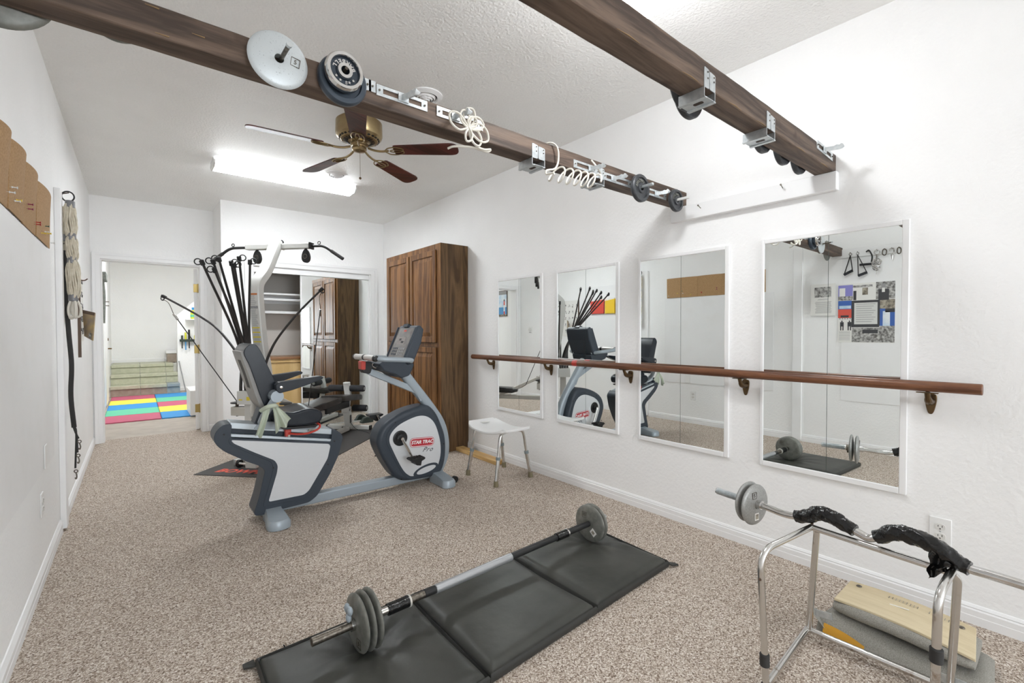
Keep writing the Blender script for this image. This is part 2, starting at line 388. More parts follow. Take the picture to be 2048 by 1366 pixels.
# back wall: door bay (set back) and closet bay
OX0, OX1, OZ = -.29, .612, 2.01
struct(MB().py([(XL, 0), (OX0, 0), (OX0, OZ), (OX1, OZ), (OX1, 0), (.75, 0), (.75, CE), (XL, CE)], YB, YB + .15).build('wall_back', 'wall'))
slab('wall_jog', (.75, YC, 0), (.84, YB + .15, CE), 'wall')
KX0, KX1, KZ = 1.06, 2.47, 1.985
struct(MB().py([(.84, 0), (KX0, 0), (KX0, KZ), (KX1, KZ), (KX1, 0), (XR, 0), (XR, CE), (.84, CE)], YC, YC + .1).build('wall_closet', 'wall'))
# closet interior
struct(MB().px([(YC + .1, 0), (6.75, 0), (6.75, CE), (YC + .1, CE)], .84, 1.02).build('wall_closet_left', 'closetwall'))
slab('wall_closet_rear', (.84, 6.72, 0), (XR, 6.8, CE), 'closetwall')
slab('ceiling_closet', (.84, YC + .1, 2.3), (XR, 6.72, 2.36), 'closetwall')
# front wall behind the camera with a big window
struct(MB().prism([(XL, 0), (XL, CE), (XR, CE), (XR, 0), (2.3, 0), (2.3, 2.25), (.0, 2.25), (0, .75), (2.25, .75), (2.25, 0)],
                  lambda p: (p[0], YF - .1, p[1]), lambda p: (p[0], YF, p[1])).build('wall_front', 'wall'))
wf = struct(MB().box((0, YF - .07, .75), (2.3, YF - .03, .80)).build('window_1', 'white'))
for nm, a, b in (('stile', (0, YF - .07, .8), (.05, YF - .03, 2.2)), ('stile', (2.25, YF - .07, .8), (2.3, YF - .03, 2.2)), ('stile', (1.125, YF - .07, .8), (1.175, YF - .03, 2.2)), ('rail', (0, YF - .07, 2.2), (2.3, YF - .03, 2.25))):
    MB().box(a, b).build(nm, 'white', wf)

def baseboard(name, pts, nrm):    # profile swept along a wall line
    prof = [(0, 0), (.014, 0), (.014, .034), (.0125, .036), (.0125, .058), (.008, .064), (.010, .068), (.004, .078), (0, .080)]
    n = V(nrm).normalized(); a, b = V(pts[0]), V(pts[1])
    return struct(MB().prism(prof, lambda p: a + n * p[0] + V((0, 0, p[1])), lambda p: b + n * p[0] + V((0, 0, p[1]))).build(name, 'white', smooth=20))
baseboard('baseboard_right', ((XR, YF, 0), (XR, 3.97, 0)), (-1, 0, 0))
baseboard('baseboard_left', ((XL, YF, 0), (XL, 3.85, 0)), (1, 0, 0))
baseboard('baseboard_left_far', ((XL, 3.95, 0), (XL, YB, 0)), (1, 0, 0))
baseboard('baseboard_back', ((.67, YB, 0), (.75, YB, 0)), (0, -1, 0))
baseboard('baseboard_jog', ((.75, YB, 0), (.75, YC - .014, 0)), (-1, 0, 0))
baseboard('baseboard_closet', ((.74, YC, 0), (.98, YC, 0)), (0, -1, 0))

def casing(name, x0, x1, z, y, wd=.066, th=.018):
    outer = [(x0 - wd, 0), (x0 - wd, z + wd), (x1 + wd, z + wd), (x1 + wd, 0), (x1 - .004, 0), (x1 - .004, z - .004), (x0 + .004, z - .004), (x0 + .004, 0)]
    o = struct(MB().py(outer, y - th, y).build(name, 'white', bevel=.004))
    i = wd * .55
    MB().py([(x0 - wd, 0), (x0 - wd, z + wd), (x1 + wd, z + wd), (x1 + wd, 0), (x1 + i, 0), (x1 + i, z + i), (x0 - i, z + i), (x0 - i, 0)], y - th - .006, y - th).build('outer_band', 'white', o, bevel=.002)
    return o
c1 = casing('trim_1', OX0, OX1, OZ, YB)
MB().py([(OX0, 0), (OX0, OZ), (OX1, OZ), (OX1, 0), (OX1 - .005, 0), (OX1 - .005, OZ - .016), (OX0 + .012, OZ - .016), (OX0 + .012, 0)], YB + .004, YB + .16).build('jamb', 'white', c1)
c2_ = casing('trim_2', KX0, KX1, KZ, YC, .085)
MB().py([(KX0, 0), (KX0, KZ), (KX1, KZ), (KX1, 0), (KX1 - .016, 0), (KX1 - .016, KZ - .012), (KX0 + .016, KZ - .012), (KX0 + .016, 0)], YC + .004, YC + .104).build('jamb', 'white', c2_)
MB().box((KX0 + .016, YC + .012, KZ - .075), (KX1 - .016, YC + .028, KZ - .012)).build('track_fascia', 'white', c2_, bevel=.003)
MB().box((KX0 + .016, YC + .03, 0), (KX1 - .016, YC + .085, .016)).build('bottom_track', 'gymcream', c2_, bevel=.003)

# vertical boards and ledgers
slab('trim_3', (XL, 3.865, 0.015), (XL + .03, 3.955, 2.07), 'oldwhite', bevel=.003)
slab('trim_4', (XL, 1.905, .015), (XL + .026, 1.995, 2.11), 'oldwhite', bevel=.003)
o = slab('trim_5', (XR - .04, .742, 1.885), (XR, 1.63, 1.975), 'white', bevel=.004)
for y, z in ((1.43, 1.935), (.98, 1.945)):
    mb = MB().cyl((XR - .03, y, z), (XR - .075, y - .004, z + .012), .0022, 6).cyl((XR - .075, y - .004, z + .012), (XR - .078, y - .0045, z + .013), .005, 8)
    mb.build('nail', 'darksteel', o)
o5 = slab('trim_6', (XL, .6, 1.955), (XL + .022, 1.64, 2.045), 'white', bevel=.004)

# open door of the door bay, swung into the hall
d = struct(MB().prism([(0, .01), (.80, .01), (.80, 1.985), (0, 1.985)], lambda p: (.560 + p[0] * .19, 6.875 + p[0] * .982, p[1]), lambda p: (.598 + p[0] * .19, 6.868 + p[0] * .982, p[1])).build('door_1', 'white', bevel=.002))
for z in (.27, 1.00, 1.75):
    h = MB().box((.556, 6.862, z - .05), (.604, 6.874, z + .05)).build('hinge', 'hinge', d, bevel=.002)
    MB().cyl((.603, 6.862, z - .055), (.603, 6.862, z + .055), .0075, 10).build('knuckle', 'hinge', h)

# ---------------------------------------------------------------- the hall beyond the door
HX = -.40
slab('floor_hall', (HX - .1, YB + .17, -.06), (3.2, 13.2, -.004), 'concrete')
slab('wall_hall_left', (HX - .1, YB + .15, 0), (HX, 12.85, 3.3), 'wall')
slab('wall_hall_back', (HX - .1, 12.8, 0), (3.2, 12.9, 3.3), 'wall')
slab('wall_hall_right', (3.1, 6.9, 0), (3.2, 12.9, 3.3), 'wall')
slab('wall_hall_front', (.84, 6.86, 0), (3.2, 6.9, 3.3), 'wall')
slab('ceiling_hall', (HX - .1, 6.8, 3.3), (3.2, 12.9, 3.4), 'wall')
slab('trim_7', (XL - .12, YB + .002, 2.69), (.84, YB + .16, 3.3), 'wall')
struct(MB().py([(.665, 0), (.665, 1.57), (1.60, 2.50), (1.60, 0)], 11.75, 11.85).build('wall_stair_side', 'wall'))
baseboard('baseboard_hall', ((.68, 11.75, 0), (1.6, 11.75, 0)), (0, -1, 0))
baseboard('baseboard_landing', ((HX, 12.8, .57), (.7, 12.8, .57)), (0, -1, 0))
baseboard('baseboard_hall_left', ((HX, 6.9, 0), (HX, 9.75, 0)), (1, 0, 0))
st = struct(MB().px([(11.38, 0), (11.38, .185), (11.68, .185), (11.68, .38), (11.98, .38), (11.98, .56), (12.8, .56), (12.8, 0)], HX, .66).build('stairs', 'grout'))
rng = random.Random(3)
for k, (y, z0, z1) in enumerate(((11.38, 0, .185), (11.68, .195, .38), (11.98, .39, .56))):
    xe = (.675, .655, .60)[k]
    for j, (xa, xb) in enumerate(((HX + .02, .052), (.060, .462), (.470, xe))):
        m = 'step' if k else ('stepbrown' if j < 2 else 'stepblue')
        MB().box((xa, y - .012, z0 + .004), (xb, y, z1 - .055)).build('riser_tile', m, st, bevel=.002)
        MB().box((xa, y - .035, z1 - .048), (xb, y + (.295 if k < 2 else .80), z1 + .012)).build('tread_tile', m if k == 0 and j == 2 else 'step', st, bevel=.004)
up = MB().box((.52, 12.35, .57), (.68, 12.78, .76)).build('upper_step', 'stepbrown', st, bevel=.003)
MB().box((.50, 12.33, .76), (.68, 12.78, .82)).build('tread', 'white', up, bevel=.003)
hd = struct(MB().box((HX, 9.85, .02), (HX + .022, 10.78, 2.03)).build('door_2', 'white', bevel=.003))
MB().px([(9.77, 0), (9.77, 2.1), (10.86, 2.1), (10.86, 0), (10.79, 0), (10.79, 2.035), (9.84, 2.035), (9.84, 0)], HX, HX + .016).build('door_casing', 'white', hd, bevel=.003)
kb = MB().cyl((HX + .02, 10.66, .93), (HX + .07, 10.66, .93), .012, 10).build('door_handle', 'brassdark', hd)
MB().bar((HX + .065, 10.69, .93), (HX + .065, 10.55, .932), .018, .02).build('lever', 'brassdark', kb, bevel=.004)
MB().cyl((HX + .02, 10.66, 1.09), (HX + .032, 10.66, 1.09), .024, 14).build('deadbolt', 'brassdark', hd)

cols = (('pink', 'blue'), ('green', 'yellow'), ('blue', 'pink'), ('yellow', 'green'), ('pink', 'blue'))
ordn = ('nearest', 'second', 'middle', 'fourth', 'farthest')
for r_ in range(5):
    for c_ in range(2):
        x0 = -.362 + c_ * .627; y0 = 8.07 + r_ * .648; t = []
        for q in range(12): t.append((x0 + .62 * q / 12 + .0, y0 + (.012 if q % 2 else 0)))
        for q in range(12): t.append((x0 + .615 + (.014 if q % 2 else 0), y0 + .64 * q / 12))
        for q in range(12): t.append((x0 + .615 - .615 * q / 12, y0 + .635 + (.010 if q % 2 else 0)))
        for q in range(12): t.append((x0 + (.012 if q % 2 else 0), y0 + .635 - .635 * q / 12))
        if c_ == 1: t = [(x0 + (p[0] - x0) * 1.0, p[1]) for p in t]
        o = MB().pz(t, -.003, .010).build('foam_tile', 'eva' + cols[r_][c_])
        tag(o, '%s foam floor tile in the hall, %s row from the doorway, %s column' % (cols[r_][c_], ordn[r_], ('left', 'right')[c_]), 'floor tile', 'coloured foam tiles on the hall floor')
o = tag(MB().box((.592, 8.02, .011), (1.0, 8.65, .371)).build('storage_box', 'plasticwhite', bevel=.006), 'plain white box at the right edge of the hall tiles', 'box')

# wall shelf and tool rack on the stair-side wall
t = thing('wall_shelf', 'small white shelf on the stair wall holding a yellow spray bottle', 'shelf', (.95, 11.75, 1.44))
MB().box((.80, 11.55, 1.47), (1.25, 11.75, 1.49)).build('board', 'white', t)
MB().px([(11.58, 1.47), (11.75, 1.47), (11.75, 1.36)], .95, .97).build('bracket', 'white', t)
t = thing('spray_bottle', 'yellow and green bottle standing on the white wall shelf', 'bottle', (.93, 11.65, 1.49))
MB().lathe([(.04, 0), (.045, .03), (.045, .13), (.02, .17), (.018, .19)], (.93, 11.65, 1.49)).build('body', 'toolyellow', t)
MB().cyl((.93, 11.65, 1.68), (.93, 11.65, 1.73), .022).build('cap', 'evablue', t)
MB().lathe([(.0465, 0), (.0465, .05)], (.93, 11.65, 1.53)).build('label_band', 'evagreen', t)
t = thing('tool_rack', 'dark rack of yellow-handled garden tools on the stair wall', 'rack', (.85, 11.72, 1.03))
MB().box((.70, 11.66, 1.02), (1.35, 11.75, 1.07)).build('rail', 'rackgreen', t, bevel=.004)
for k, x in enumerate((.74, .80, .86, .96, 1.02, 1.07)):
    g = MB().cyl((x, 11.68, 1.05), (x, 11.68, 1.15 + .06 * (k % 3)), .018, 8).build('tool_handle', ('rackgreen', 'toolyellow', 'blackplastic', 'toolyellow', 'blackplastic', 'toolyellow')[k], t)
    MB().cyl((x, 11.68, 1.02), (x, 11.68, .88 - .03 * (k % 2)), .010, 6).build('tool_head', ('blackplastic', 'evablue')[k == 1], g)
t = thing('pole', 'thin dark pole leaning on the stair wall beside the steps', 'pole', (.72, 11.6, 0))
MB().cyl((.78, 11.5, .0), (.685, 11.74, .62), .011, 8).build('shaft', 'inkgrey', t)
# hanging brush rack on the hall left wall
t = thing('brush_rack', 'grey bristle broom and hooks hung on the hall wall by the door', 'broom', (HX, 9.2, 2.0))
MB().box((HX, 9.0, 1.98), (HX + .075, 9.45, 2.10)).build('bristles', 'duster', t, bevel=.01)
MB().tube(catmull([(HX + .03, 9.1, 1.98), (HX + .035, 9.11, 1.8), (HX + .03, 9.1, 1.45)]), .016, 8).build('handle', 'duster', t)
MB().tube(catmull([(HX + .03, 9.35, 1.98), (HX + .04, 9.36, 1.75), (HX + .03, 9.35, 1.35)]), .014, 8).build('handle', 'duster', t)
for z in (1.62, 1.68): MB().cyl((HX, 9.4, z), (HX + .09, 9.4, z), .006, 6).build('hook', 'plaqueedge', t)
# picture on the hall left wall, seen in the first mirror
t = thing('seaside_picture', 'framed picture of a red lighthouse by a blue sea in the hall', 'picture', (HX, 7.33, 1.52))
MB().box((HX + .001, 7.12, 1.52), (HX + .014, 7.56, 2.03)).build('backing', 'plaqueedge', t)
pr = [((7.13, 1.70), (7.55, 1.95), 'skyblue'), ((7.13, 1.56), (7.55, 1.70), 'seablue'), ((7.13, 1.53), (7.55, 1.56), 'inktan'), ((7.13, 1.95), (7.55, 2.02), 'inkgrey')]
for a, b, m in pr: MB().box((HX + .0142, a[0], a[1]), (HX + .0152, b[0], b[1])).build('printed_area', m, t)
for z0, z1, m in ((1.56, 1.62, 'inkred'), (1.62, 1.68, 'paper'), (1.68, 1.74, 'paper'), (1.74, 1.82, 'inkred')):
    MB().px([(7.185, z0), (7.225, z0), (7.222, z1), (7.188, z1)], HX + .0153, HX + .0160).build('lighthouse_band', m, t)
MB().px([(7.18, 1.82), (7.23, 1.82), (7.205, 1.87)], HX + .0153, HX + .016).build('lighthouse_roof', 'ink', t)

# ---------------------------------------------------------------- closet: shelf, rod, maple chest, sliding mirrors
t = thing('closet_shelf', 'white shelf with hanging rod inside the closet', 'shelf', (1.4, 6.4, 1.68))
MB().box((1.02, 6.32, 1.675), (2.6, 6.72, 1.695)).build('board', 'white', t)
MB().box((1.02, 6.70, 1.585), (2.6, 6.72, 1.675)).build('cleat', 'white', t)
MB().cyl((1.02, 6.36, 1.615), (2.6, 6.36, 1.615), .017, 12).build('hanging_rod', 'white', t)
t = thing('lower_closet_shelf', 'lower white shelf board under the closet rod', 'shelf', (1.4, 6.5, 1.45))
MB().box((1.02, 6.42, 1.445), (2.6, 6.72, 1.475)).build('board', 'white', t)
t = thing('maple_chest', 'pale maple chest with brown top edge inside the open closet', 'chest', (1.35, 6.45, 0))
MB().box((1.15, 6.28, .03), (2.1, 6.70, .83)).build('body', 'maple', t, bevel=.004)
MB().box((1.13, 6.26, .83), (2.12, 6.71, .845)).build('moulding', 'maple', t, bevel=.003)
MB().box((1.12, 6.25, .868), (2.13, 6.71, .90)).build('top', 'mapletrim', t, bevel=.005)
MB().box((1.14, 6.27, .845), (2.11, 6.70, .868)).build('frieze', 'maple', t)
t = thing('sliding_mirror_door', 'sliding closet door faced with full-height mirror', 'mirror door', (2.0, YC + .05, 0))
MB().box((1.60, YC + .044, .022), (2.445, YC + .05, 1.955)).build('mirror_panel', 'mirror', t)
for a, b in (((1.585, 0), (1.60, 1.0)), ((2.445, 0), (2.455, 1.0))): MB().box((a[0], YC + .036, .018), (b[0], YC + .056, 1.965)).build('stile', 'white', t)
MB().box((1.585, YC + .0505, .018), (2.455, YC + .056, 1.965)).build('backing', 'white', t)
MB().box((1.60, YC + .038, .016), (2.445, YC + .0505, .024)).build('bottom_rail', 'steel', t)
t = thing('cushion_pad', 'dark green cushion on the carpet in front of the mirror door', 'cushion', (2.37, 5.93, 0))
MB().py(c2([(2.30, .0), (2.45, .0), (2.445, .04), (2.40, .075), (2.34, .07), (2.31, .03)]), 5.96, 6.03).build('pad', 'sole', t, bevel=.01)

# ================================================================ RIGHT WALL
for k, (y0, y1, where) in enumerate(((2.866, 3.445, 'nearest the oak cabinet'), (2.076, 2.660, 'second from the oak cabinet'), (1.293, 1.868, 'third from the oak cabinet'), (.498, 1.078, 'nearest the chrome curl bar'))):
    t = thing('wall_mirror', 'white framed two-panel wall mirror behind the barre, ' + where, 'mirror', (XR, (y0 + y1) / 2, .5), 'framed mirrors along the right wall')
    ym = (y0 + y1) / 2 - .008
    MB().box((XR - .001, y0 - .005, .495), (XR - .005, y1 + .005, 1.68)).build('backing', 'mirroredge', t)
    for a, b in ((y0, ym - .001), (ym + .001, y1)): MB().box((XR - .005, a, .50), (XR - .010, b, 1.675)).build('mirror_pane', 'mirror', t)
    fw = .026
    for nm, a, b in (('frame_stile', (XR, y0 - fw, .472), (XR - .016, y0, 1.698)), ('frame_stile', (XR, y1, .472), (XR - .016, y1 + .016, 1.698)),
                     ('frame_rail', (XR, y0, .472), (XR - .016, y1, .50)), ('frame_rail', (XR, y0, 1.675), (XR - .016, y1, 1.698))):
        MB().box(a, b).build(nm, 'white', t, bevel=.003)

t = thing('ballet_barre', 'long brown wooden ballet barre on bronze brackets along the mirror wall', 'barre', (2.577, 2.0, .967))
MB().tube([(2.577, .232, .971), (2.577, 3.778, .963)], .0225, 20).build('rail', 'barre', t, bevel=.003, bang=60)
MB().tube([(2.577, 2.37, .9662), (2.577, 2.42, .9661)], .0232, 20, cap=False).build('red_tape_mark', 'red', t)
for y in (.396, 1.175, 1.953, 2.742, 3.531):
    b = MB().tube(catmull([(XR - .006, y, .90), (XR - .05, y, .905), (2.59, y, .92), (2.577, y, .944)], 5), [.017, .016, .0155, .015, .0145, .014, .0135, .013, .0125, .012, .011, .010, .010, .010, .010, .010], 10).build('bracket', 'brassdark', t)
    MB().px(c2([(y - .016, .930), (y + .016, .930), (y + .019, .90), (y + .010, .855), (y, .845), (y - .010, .855), (y - .019, .90)]), XR - .007, XR).build('wall_plate', 'brassdark', b, bevel=.002)
    MB().box((2.566, y - .035, .9415), (2.588, y + .035, .9455)).build('saddle', 'brassdark', b, bevel=.001)

def outlet(y, z, side, label, blank=False, kind='outlet'):
    x = XR if side > 0 else XL + (.0078 if z > .53 else 0); s = -side
    t = thing('wall_outlet' if not blank else 'blank_wall_plate', label, kind, (x, y, z))
    MB().box((x, y - .036, z - .058), (x + s * .006, y + .036, z + .058)).build('cover_plate', 'plasticwhite', t, bevel=.003)
    if blank: return
    for dz in (-.020, .020):
        f = MB().px(f2([(y - .017, z + dz - .013), (y + .017, z + dz - .013), (y + .017, z + dz + .013), (y - .017, z + dz + .013)], .012), x + s * .006, x + s * .0085).build('socket_face', 'plasticgrey', t)
        for yy, h in ((-.0065, .0045), (.0065, .0038)): MB().box((x + s * .0085, y + yy - .0011, z + dz + .003 - h), (x + s * .0090, y + yy + .0011, z + dz + .003 + h)).build('slot', 'blackplastic', f)
        MB().cyl((x + s * .0085, y, z + dz - .008), (x + s * .009, y, z + dz - .008), .0026, 8).build('ground_hole', 'blackplastic', f)
    MB().cyl((x + s * .006, y, z), (x + s * .0075, y, z), .003, 8).build('screw', 'steel', t)
outlet(.359, .347, 1, 'white duplex outlet on the wall behind the curl bar')
outlet(3.89, .255, 1, 'white duplex outlet beside the oak cabinet')
outlet(3.18, .365, -1, 'white duplex outlet low on the left wall')
outlet(3.255, .585, -1, 'blank white plate on the left wall above the outlet', True, 'wall plate')

# ---------------------------------------------------------------- oak cabinet
CX, CY0, CY1, CZ = 2.335, 3.968, 5.225, 2.085
t = thing('oak_cabinet', 'tall dark oak cabinet with four raised-panel doors against the right wall', 'cabinet', (2.5, 4.6, 0))
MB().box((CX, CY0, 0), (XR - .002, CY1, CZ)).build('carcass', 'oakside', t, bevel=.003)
MB().box((CX - .004, CY0 + .002, .02), (CX, CY1 - .002, CZ - .002)).build('face_frame', 'oak', t)
def rdoor(y0, y1, z0, z1, nm):
    x0, x1 = CX - .004, CX - .024; s = .058
    d = MB().box((x0, y0 + s - .004, z0 + s - .004), (x0 - .008, y1 - s + .004, z1 - s + .004)).build(nm, 'oak', t)
    for n_, a, b in (('stile', (x0, y0, z0), (x1, y0 + s, z1)), ('stile', (x0, y1 - s, z0), (x1, y1, z1)), ('rail', (x0, y0 + s, z0), (x1, y1 - s, z0 + s)), ('rail', (x0, y0 + s, z1 - s), (x1, y1 - s, z1))):
        MB().box(a, b).build(n_, 'oak', d, bevel=.005, seg=3)
    a, b, c, e = y0 + s + .008, y1 - s - .008, z0 + s + .008, z1 - s - .008; i = .038
    vs = [(x0 - .008, a, c), (x0 - .008, b, c), (x0 - .008, b, e), (x0 - .008, a, e), (x0 - .018, a + i, c + i), (x0 - .018, b - i, c + i), (x0 - .018, b - i, e - i), (x0 - .018, a + i, e - i)]
    MB().add(vs, [(0, 1, 5, 4), (1, 2, 6, 5), (2, 3, 7, 6), (3, 0, 4, 7), (4, 5, 6, 7)]).build('raised_panel', 'oak', d, smooth=10)
    MB().box((CX - .0042, y0 - .005, z0 - .005), (CX - .0046, y1 + .005, z1 + .005)).build('shadow_gap', 'oakdark', d)
for z0, z1, n_ in ((1.098, 2.025, 'upper_door'), (.12, 1.052, 'lower_door')):
    rdoor(4.045, 4.590, z0, z1, n_); rdoor(4.620, 5.165, z0, z1, n_)

t = tag(MB().obox((2.545, 3.63, .020), (.045, 0, 0), (0, .34, 0), (0, 0, .019)).build('pine_block', 'pine', bevel=.004), 'short pale pine board on the carpet between the cabinet and the stool', 'board')

# ---------------------------------------------------------------- shower stool
t = thing('shower_stool', 'white plastic stool on chrome legs with tan rubber tips beside the cabinet', 'stool', (2.33, 3.03, 0))
def seatfn(i, j):
    x = 2.155 + .335 * i; y = 2.765 + .53 * j
    a, b = abs(i * 2 - 1), abs(j * 2 - 1)
    k = max(a, b)
    cr = (a ** 5 * b ** 5) * .035
    x += -(i * 2 - 1) * cr; y += -(j * 2 - 1) * cr
    return (x + .0, y, .405 + .045 * b ** 2 - .006 * (1 - a ** 4))
MB().grid(14, 18, seatfn, (0, 0, -.020)).build('seat', 'plasticwhite', t, bevel=.006, bang=50)
MB().box((2.29, 3.20, .4265), (2.36, 3.25, .4285)).build('handle_slot', 'plasticgrey', t)
for fx, fy, sx, sy in ((2.152, 3.228, 1, -1), (2.151, 2.838, 1, 1), (2.529, 3.216, -1, -1), (2.522, 2.853, -1, 1)):
    tx, ty = fx + sx * .12, fy + sy * .035
    P = [(fx, fy, .02), (fx + sx * .035, fy + sy * .014, .23), (fx + sx * .055, fy + sy * .02, .355), (fx + sx * .075, fy + sy * .025, .392), (tx, ty, .402)]
    lg = MB().tube(catmull(P, 6), .0115, 12).build('leg', 'chrome', t)
    MB().tube([(fx, fy, .02), (fx + sx * .034, fy + sy * .0135, .215)], .0145, 12).build('lower_sleeve', 'chrome', lg)
    MB().tube([(fx + sx * .031, fy + sy * .0125, .200), (fx + sx * .0345, fy + sy * .0138, .222)], .0185, 12).build('height_collar', 'bluegreyclip', lg)
    MB().lathe([(.020, 0), (.020, .012), (.0175, .045)], (fx, fy, 0), (sx * .05, sy * .02, 1), 14).build('rubber_tip', 'rubbertip', lg)

# ================================================================ BEAMS AND WHAT HANGS ON THEM
def beam(name, y0, y1, z0, z1, x0, x1, label):
    mb = MB(); n = 46; r = random.Random(y0)
    def sec(x, q):
        j = lambda: r.uniform(-.0008, .0008)
        return [(x, y0 + j(), z0 + j()), (x, y1 + j(), z0 + j()), (x, y1 + j(), z1 + j()), (x, y0 + j(), z1 + j())]
    vs = []
    for i in range(n + 1): vs += sec(x0 + (x1 - x0) * i / n, i)
    fs = [(i * 4 + k, i * 4 + (k + 1) % 4, i * 4 + 4 + (k + 1) % 4, i * 4 + 4 + k) for i in range(n) for k in range(4)] + [(3, 2, 1, 0), (n * 4, n * 4 + 1, n * 4 + 2, n * 4 + 3)]
    t = tag(mb.add(vs, fs).build(name, 'beam', bevel=.004, bang=50), label, 'beam', 'exposed timber beams under the ceiling')
    return t
b1 = beam('ceiling_beam', 1.543, 1.630, 1.980, 2.064, XL, XR, 'dark timber beam farther from camera, hung with silver plates and white cord')
b2 = beam('ceiling_beam', .755, .838, 1.975, 2.060, XL, XR - .001, 'dark timber beam nearer the camera, carrying two steel hangers underneath')
r = random.Random(5)
for i in range(6):
    x = .95 + i * .29 + r.uniform(-.05, .05)
    MB().tube([(x, .7545, 1.9755), (x + .05, .7542, 1.9765 + r.uniform(0, .002)), (x + .10, .7545, 1.9755)], [.0004, .0013, .0004], 5).build('split_edge', 'beam_split', b2)
for x, z in ((.03, 2.055), (.05, 1.99), (.13, 2.02)): MB().tube([(x, 1.5425, z), (x + .03, 1.5422, z - .001)], [.0006, .0018], 5).build('split_edge', 'beam_split', b1)

def emblem(mb, c, ex, ey, s, num):
    c, ex, ey = V(c), V(ex), V(ey); ez = ex.cross(ey)
    for a, b in (((-1, -1), (1, -1)), ((1, -1), (1, 1)), ((1, 1), (-1, 1)), ((-1, 1), (-1, -1))):
        p, q = c + (ex * a[0] + ey * a[1]) * s, c + (ex * b[0] + ey * b[1]) * s
        mb.bar(p, q, .0016, .0016, ez)
    write(mb, num, s * 1.5, c, ex, ey, .0009)
def plate(c, ax, r, th, m, label, group=None, style='plain', txt=None, name='weight_plate', hub=None, up=(0, 0, 1), cat='weight plate', hole=.014, rim=None, emb=None):
    """a weight plate whose middle is c and whose show face looks along ax"""
    c, ax = V(c), V(ax).normalized()
    t = thing(name, label, cat, c, group); h = th / 2
    if style == 'plain':   # gently domed plate
        prof = [(hole, h * .9), (hole + .006, h), (r * .55, h * .86), (r * .86, h * .62), (r * .97, h * .35), (r, 0), (r * .97, -h * .35), (r * .86, -h * .62), (r * .55, -h * .86), (hole + .006, -h), (hole, -h * .9)]
        MB().lathe(prof, c, ax, 44, True).build('disc', m, t, smooth=50)
    else:                  # raised rim and hub with a sunk web
        prof = [(hole, h), (hole + .011, h), (hole + .013, h * .35), (r * .74, h * .35), (r * .77, h), (r * .95, h), (r, h * .6), (r, -h * .6), (r * .95, -h), (hole, -h)]
        MB().lathe(prof, c, ax, 44, True).build('disc', m, t, smooth=35)
    e = V(up); ey = (e - ax * e.dot(ax)).normalized(); ex = ey.cross(ax)
    if emb:
        mb = MB(); emblem(mb, c + ax * (h * .90) + (ex * emb[1] + ey * emb[2]) * r, ex, ey, r * .15, emb[0])
        stuff(mb.build('number_mark', 'darksteel' if m != 'ironblack' else 'ironold', t, smooth=0))
    if txt:
        mb = MB(); rr = r * .53
        for i, ch in enumerate(txt[0]):
            a = txt[1] + txt[2] * i
            d = ex * math.cos(a) + ey * math.sin(a); tg = -ex * math.sin(a) + ey * math.cos(a)
            if txt[2] < 0: upv, rt = d, -tg
            else: upv, rt = -d, tg
            write(mb, ch, r * .30, c + ax * (h * .36 + .001) + d * rr, rt, upv, .0015, bold=.0008)
        stuff(mb.build('raised_lettering', txt[3], t, smooth=0))
    return t

# near face of the far beam: hammertone plate, chrome plate, rubber plate
nb = thing('bolt', 'long steel bolt sticking out through the pale round plate', 'bolt', (.341, 1.53, 2.013))
MB().cyl((.345, 1.546, 2.013), (.350, 1.432, 2.020), .0062, 10).build('shank', 'darksteel', nb)
MB().cyl((.350, 1.436, 2.020), (.3505, 1.426, 2.0205), .0085, 10).build('head', 'steel', nb)
plate((.341, 1.519, 2.013), (0, -1, 0), .083, .028, 'ironlight', 'large pale hammertone weight plate bolted to the far beam', 'weight plates on the far beam', emb=('5', .52, .12), up=(.15, 0, 1), hole=.013)
plate((.533, 1.526, 2.020), (0, -1, 0), .078, .028, 'ironblue', 'blue-black rubber weight plate behind the chrome plate', 'weight plates on the far beam', 'rim')
p = plate((.527, 1.4960, 2.032), (0, -1, 0), .060, .026, 'ironblue', 'chrome-rimmed weight plate with raised letters and stars', 'weight plates on the far beam', 'rim', ('BARBELL', .44, .39, 'chrome'), up=(0, 0, 1))
c = V((.527, 1.4805, 2.032))
MB().lathe([(.046, .0), (.047, .004), (.056, .004), (.0605, -.004), (.0605, -.012), (.046, -.012)], c + V((0, .001, 0)), (0, -1, 0), 44, True).build('chrome_rim', 'chrome', p)
MB().lathe([(.0135, -.004), (.0135, .003), (.023, .003), (.025, -.004)], c + V((0, .001, 0)), (0, -1, 0), 28, True).build('chrome_hub', 'chrome', p)
mb = MB()
for k in range(4):
    a = PI * (.22 + .145 * k + (.0 if k < 2 else .125)); q = c + V((math.cos(a) * .035, .008, -math.sin(a) * .035))
    pts = [(math.cos(PI / 2 + j * PI / 5) * (.0055 if j % 2 == 0 else .0023), math.sin(PI / 2 + j * PI / 5) * (.0055 if j % 2 == 0 else .0023)) for j in range(10)]
    mb.prism(pts, lambda s_: q + V((s_[0], 0, s_[1])), lambda s_: q + V((s_[0], -.004, s_[1])))
write(mb, '8', .016, c + V((.004, .004, -.0365)), (1, 0, 0), (0, 0, 1), .001)
stuff(mb.build('raised_stars', 'chrome', p, smooth=0))
MB().cyl((.527, 1.54, 2.032), (.527, 1.468, 2.034), .005, 10).build('mounting_bolt', 'darksteel', p)

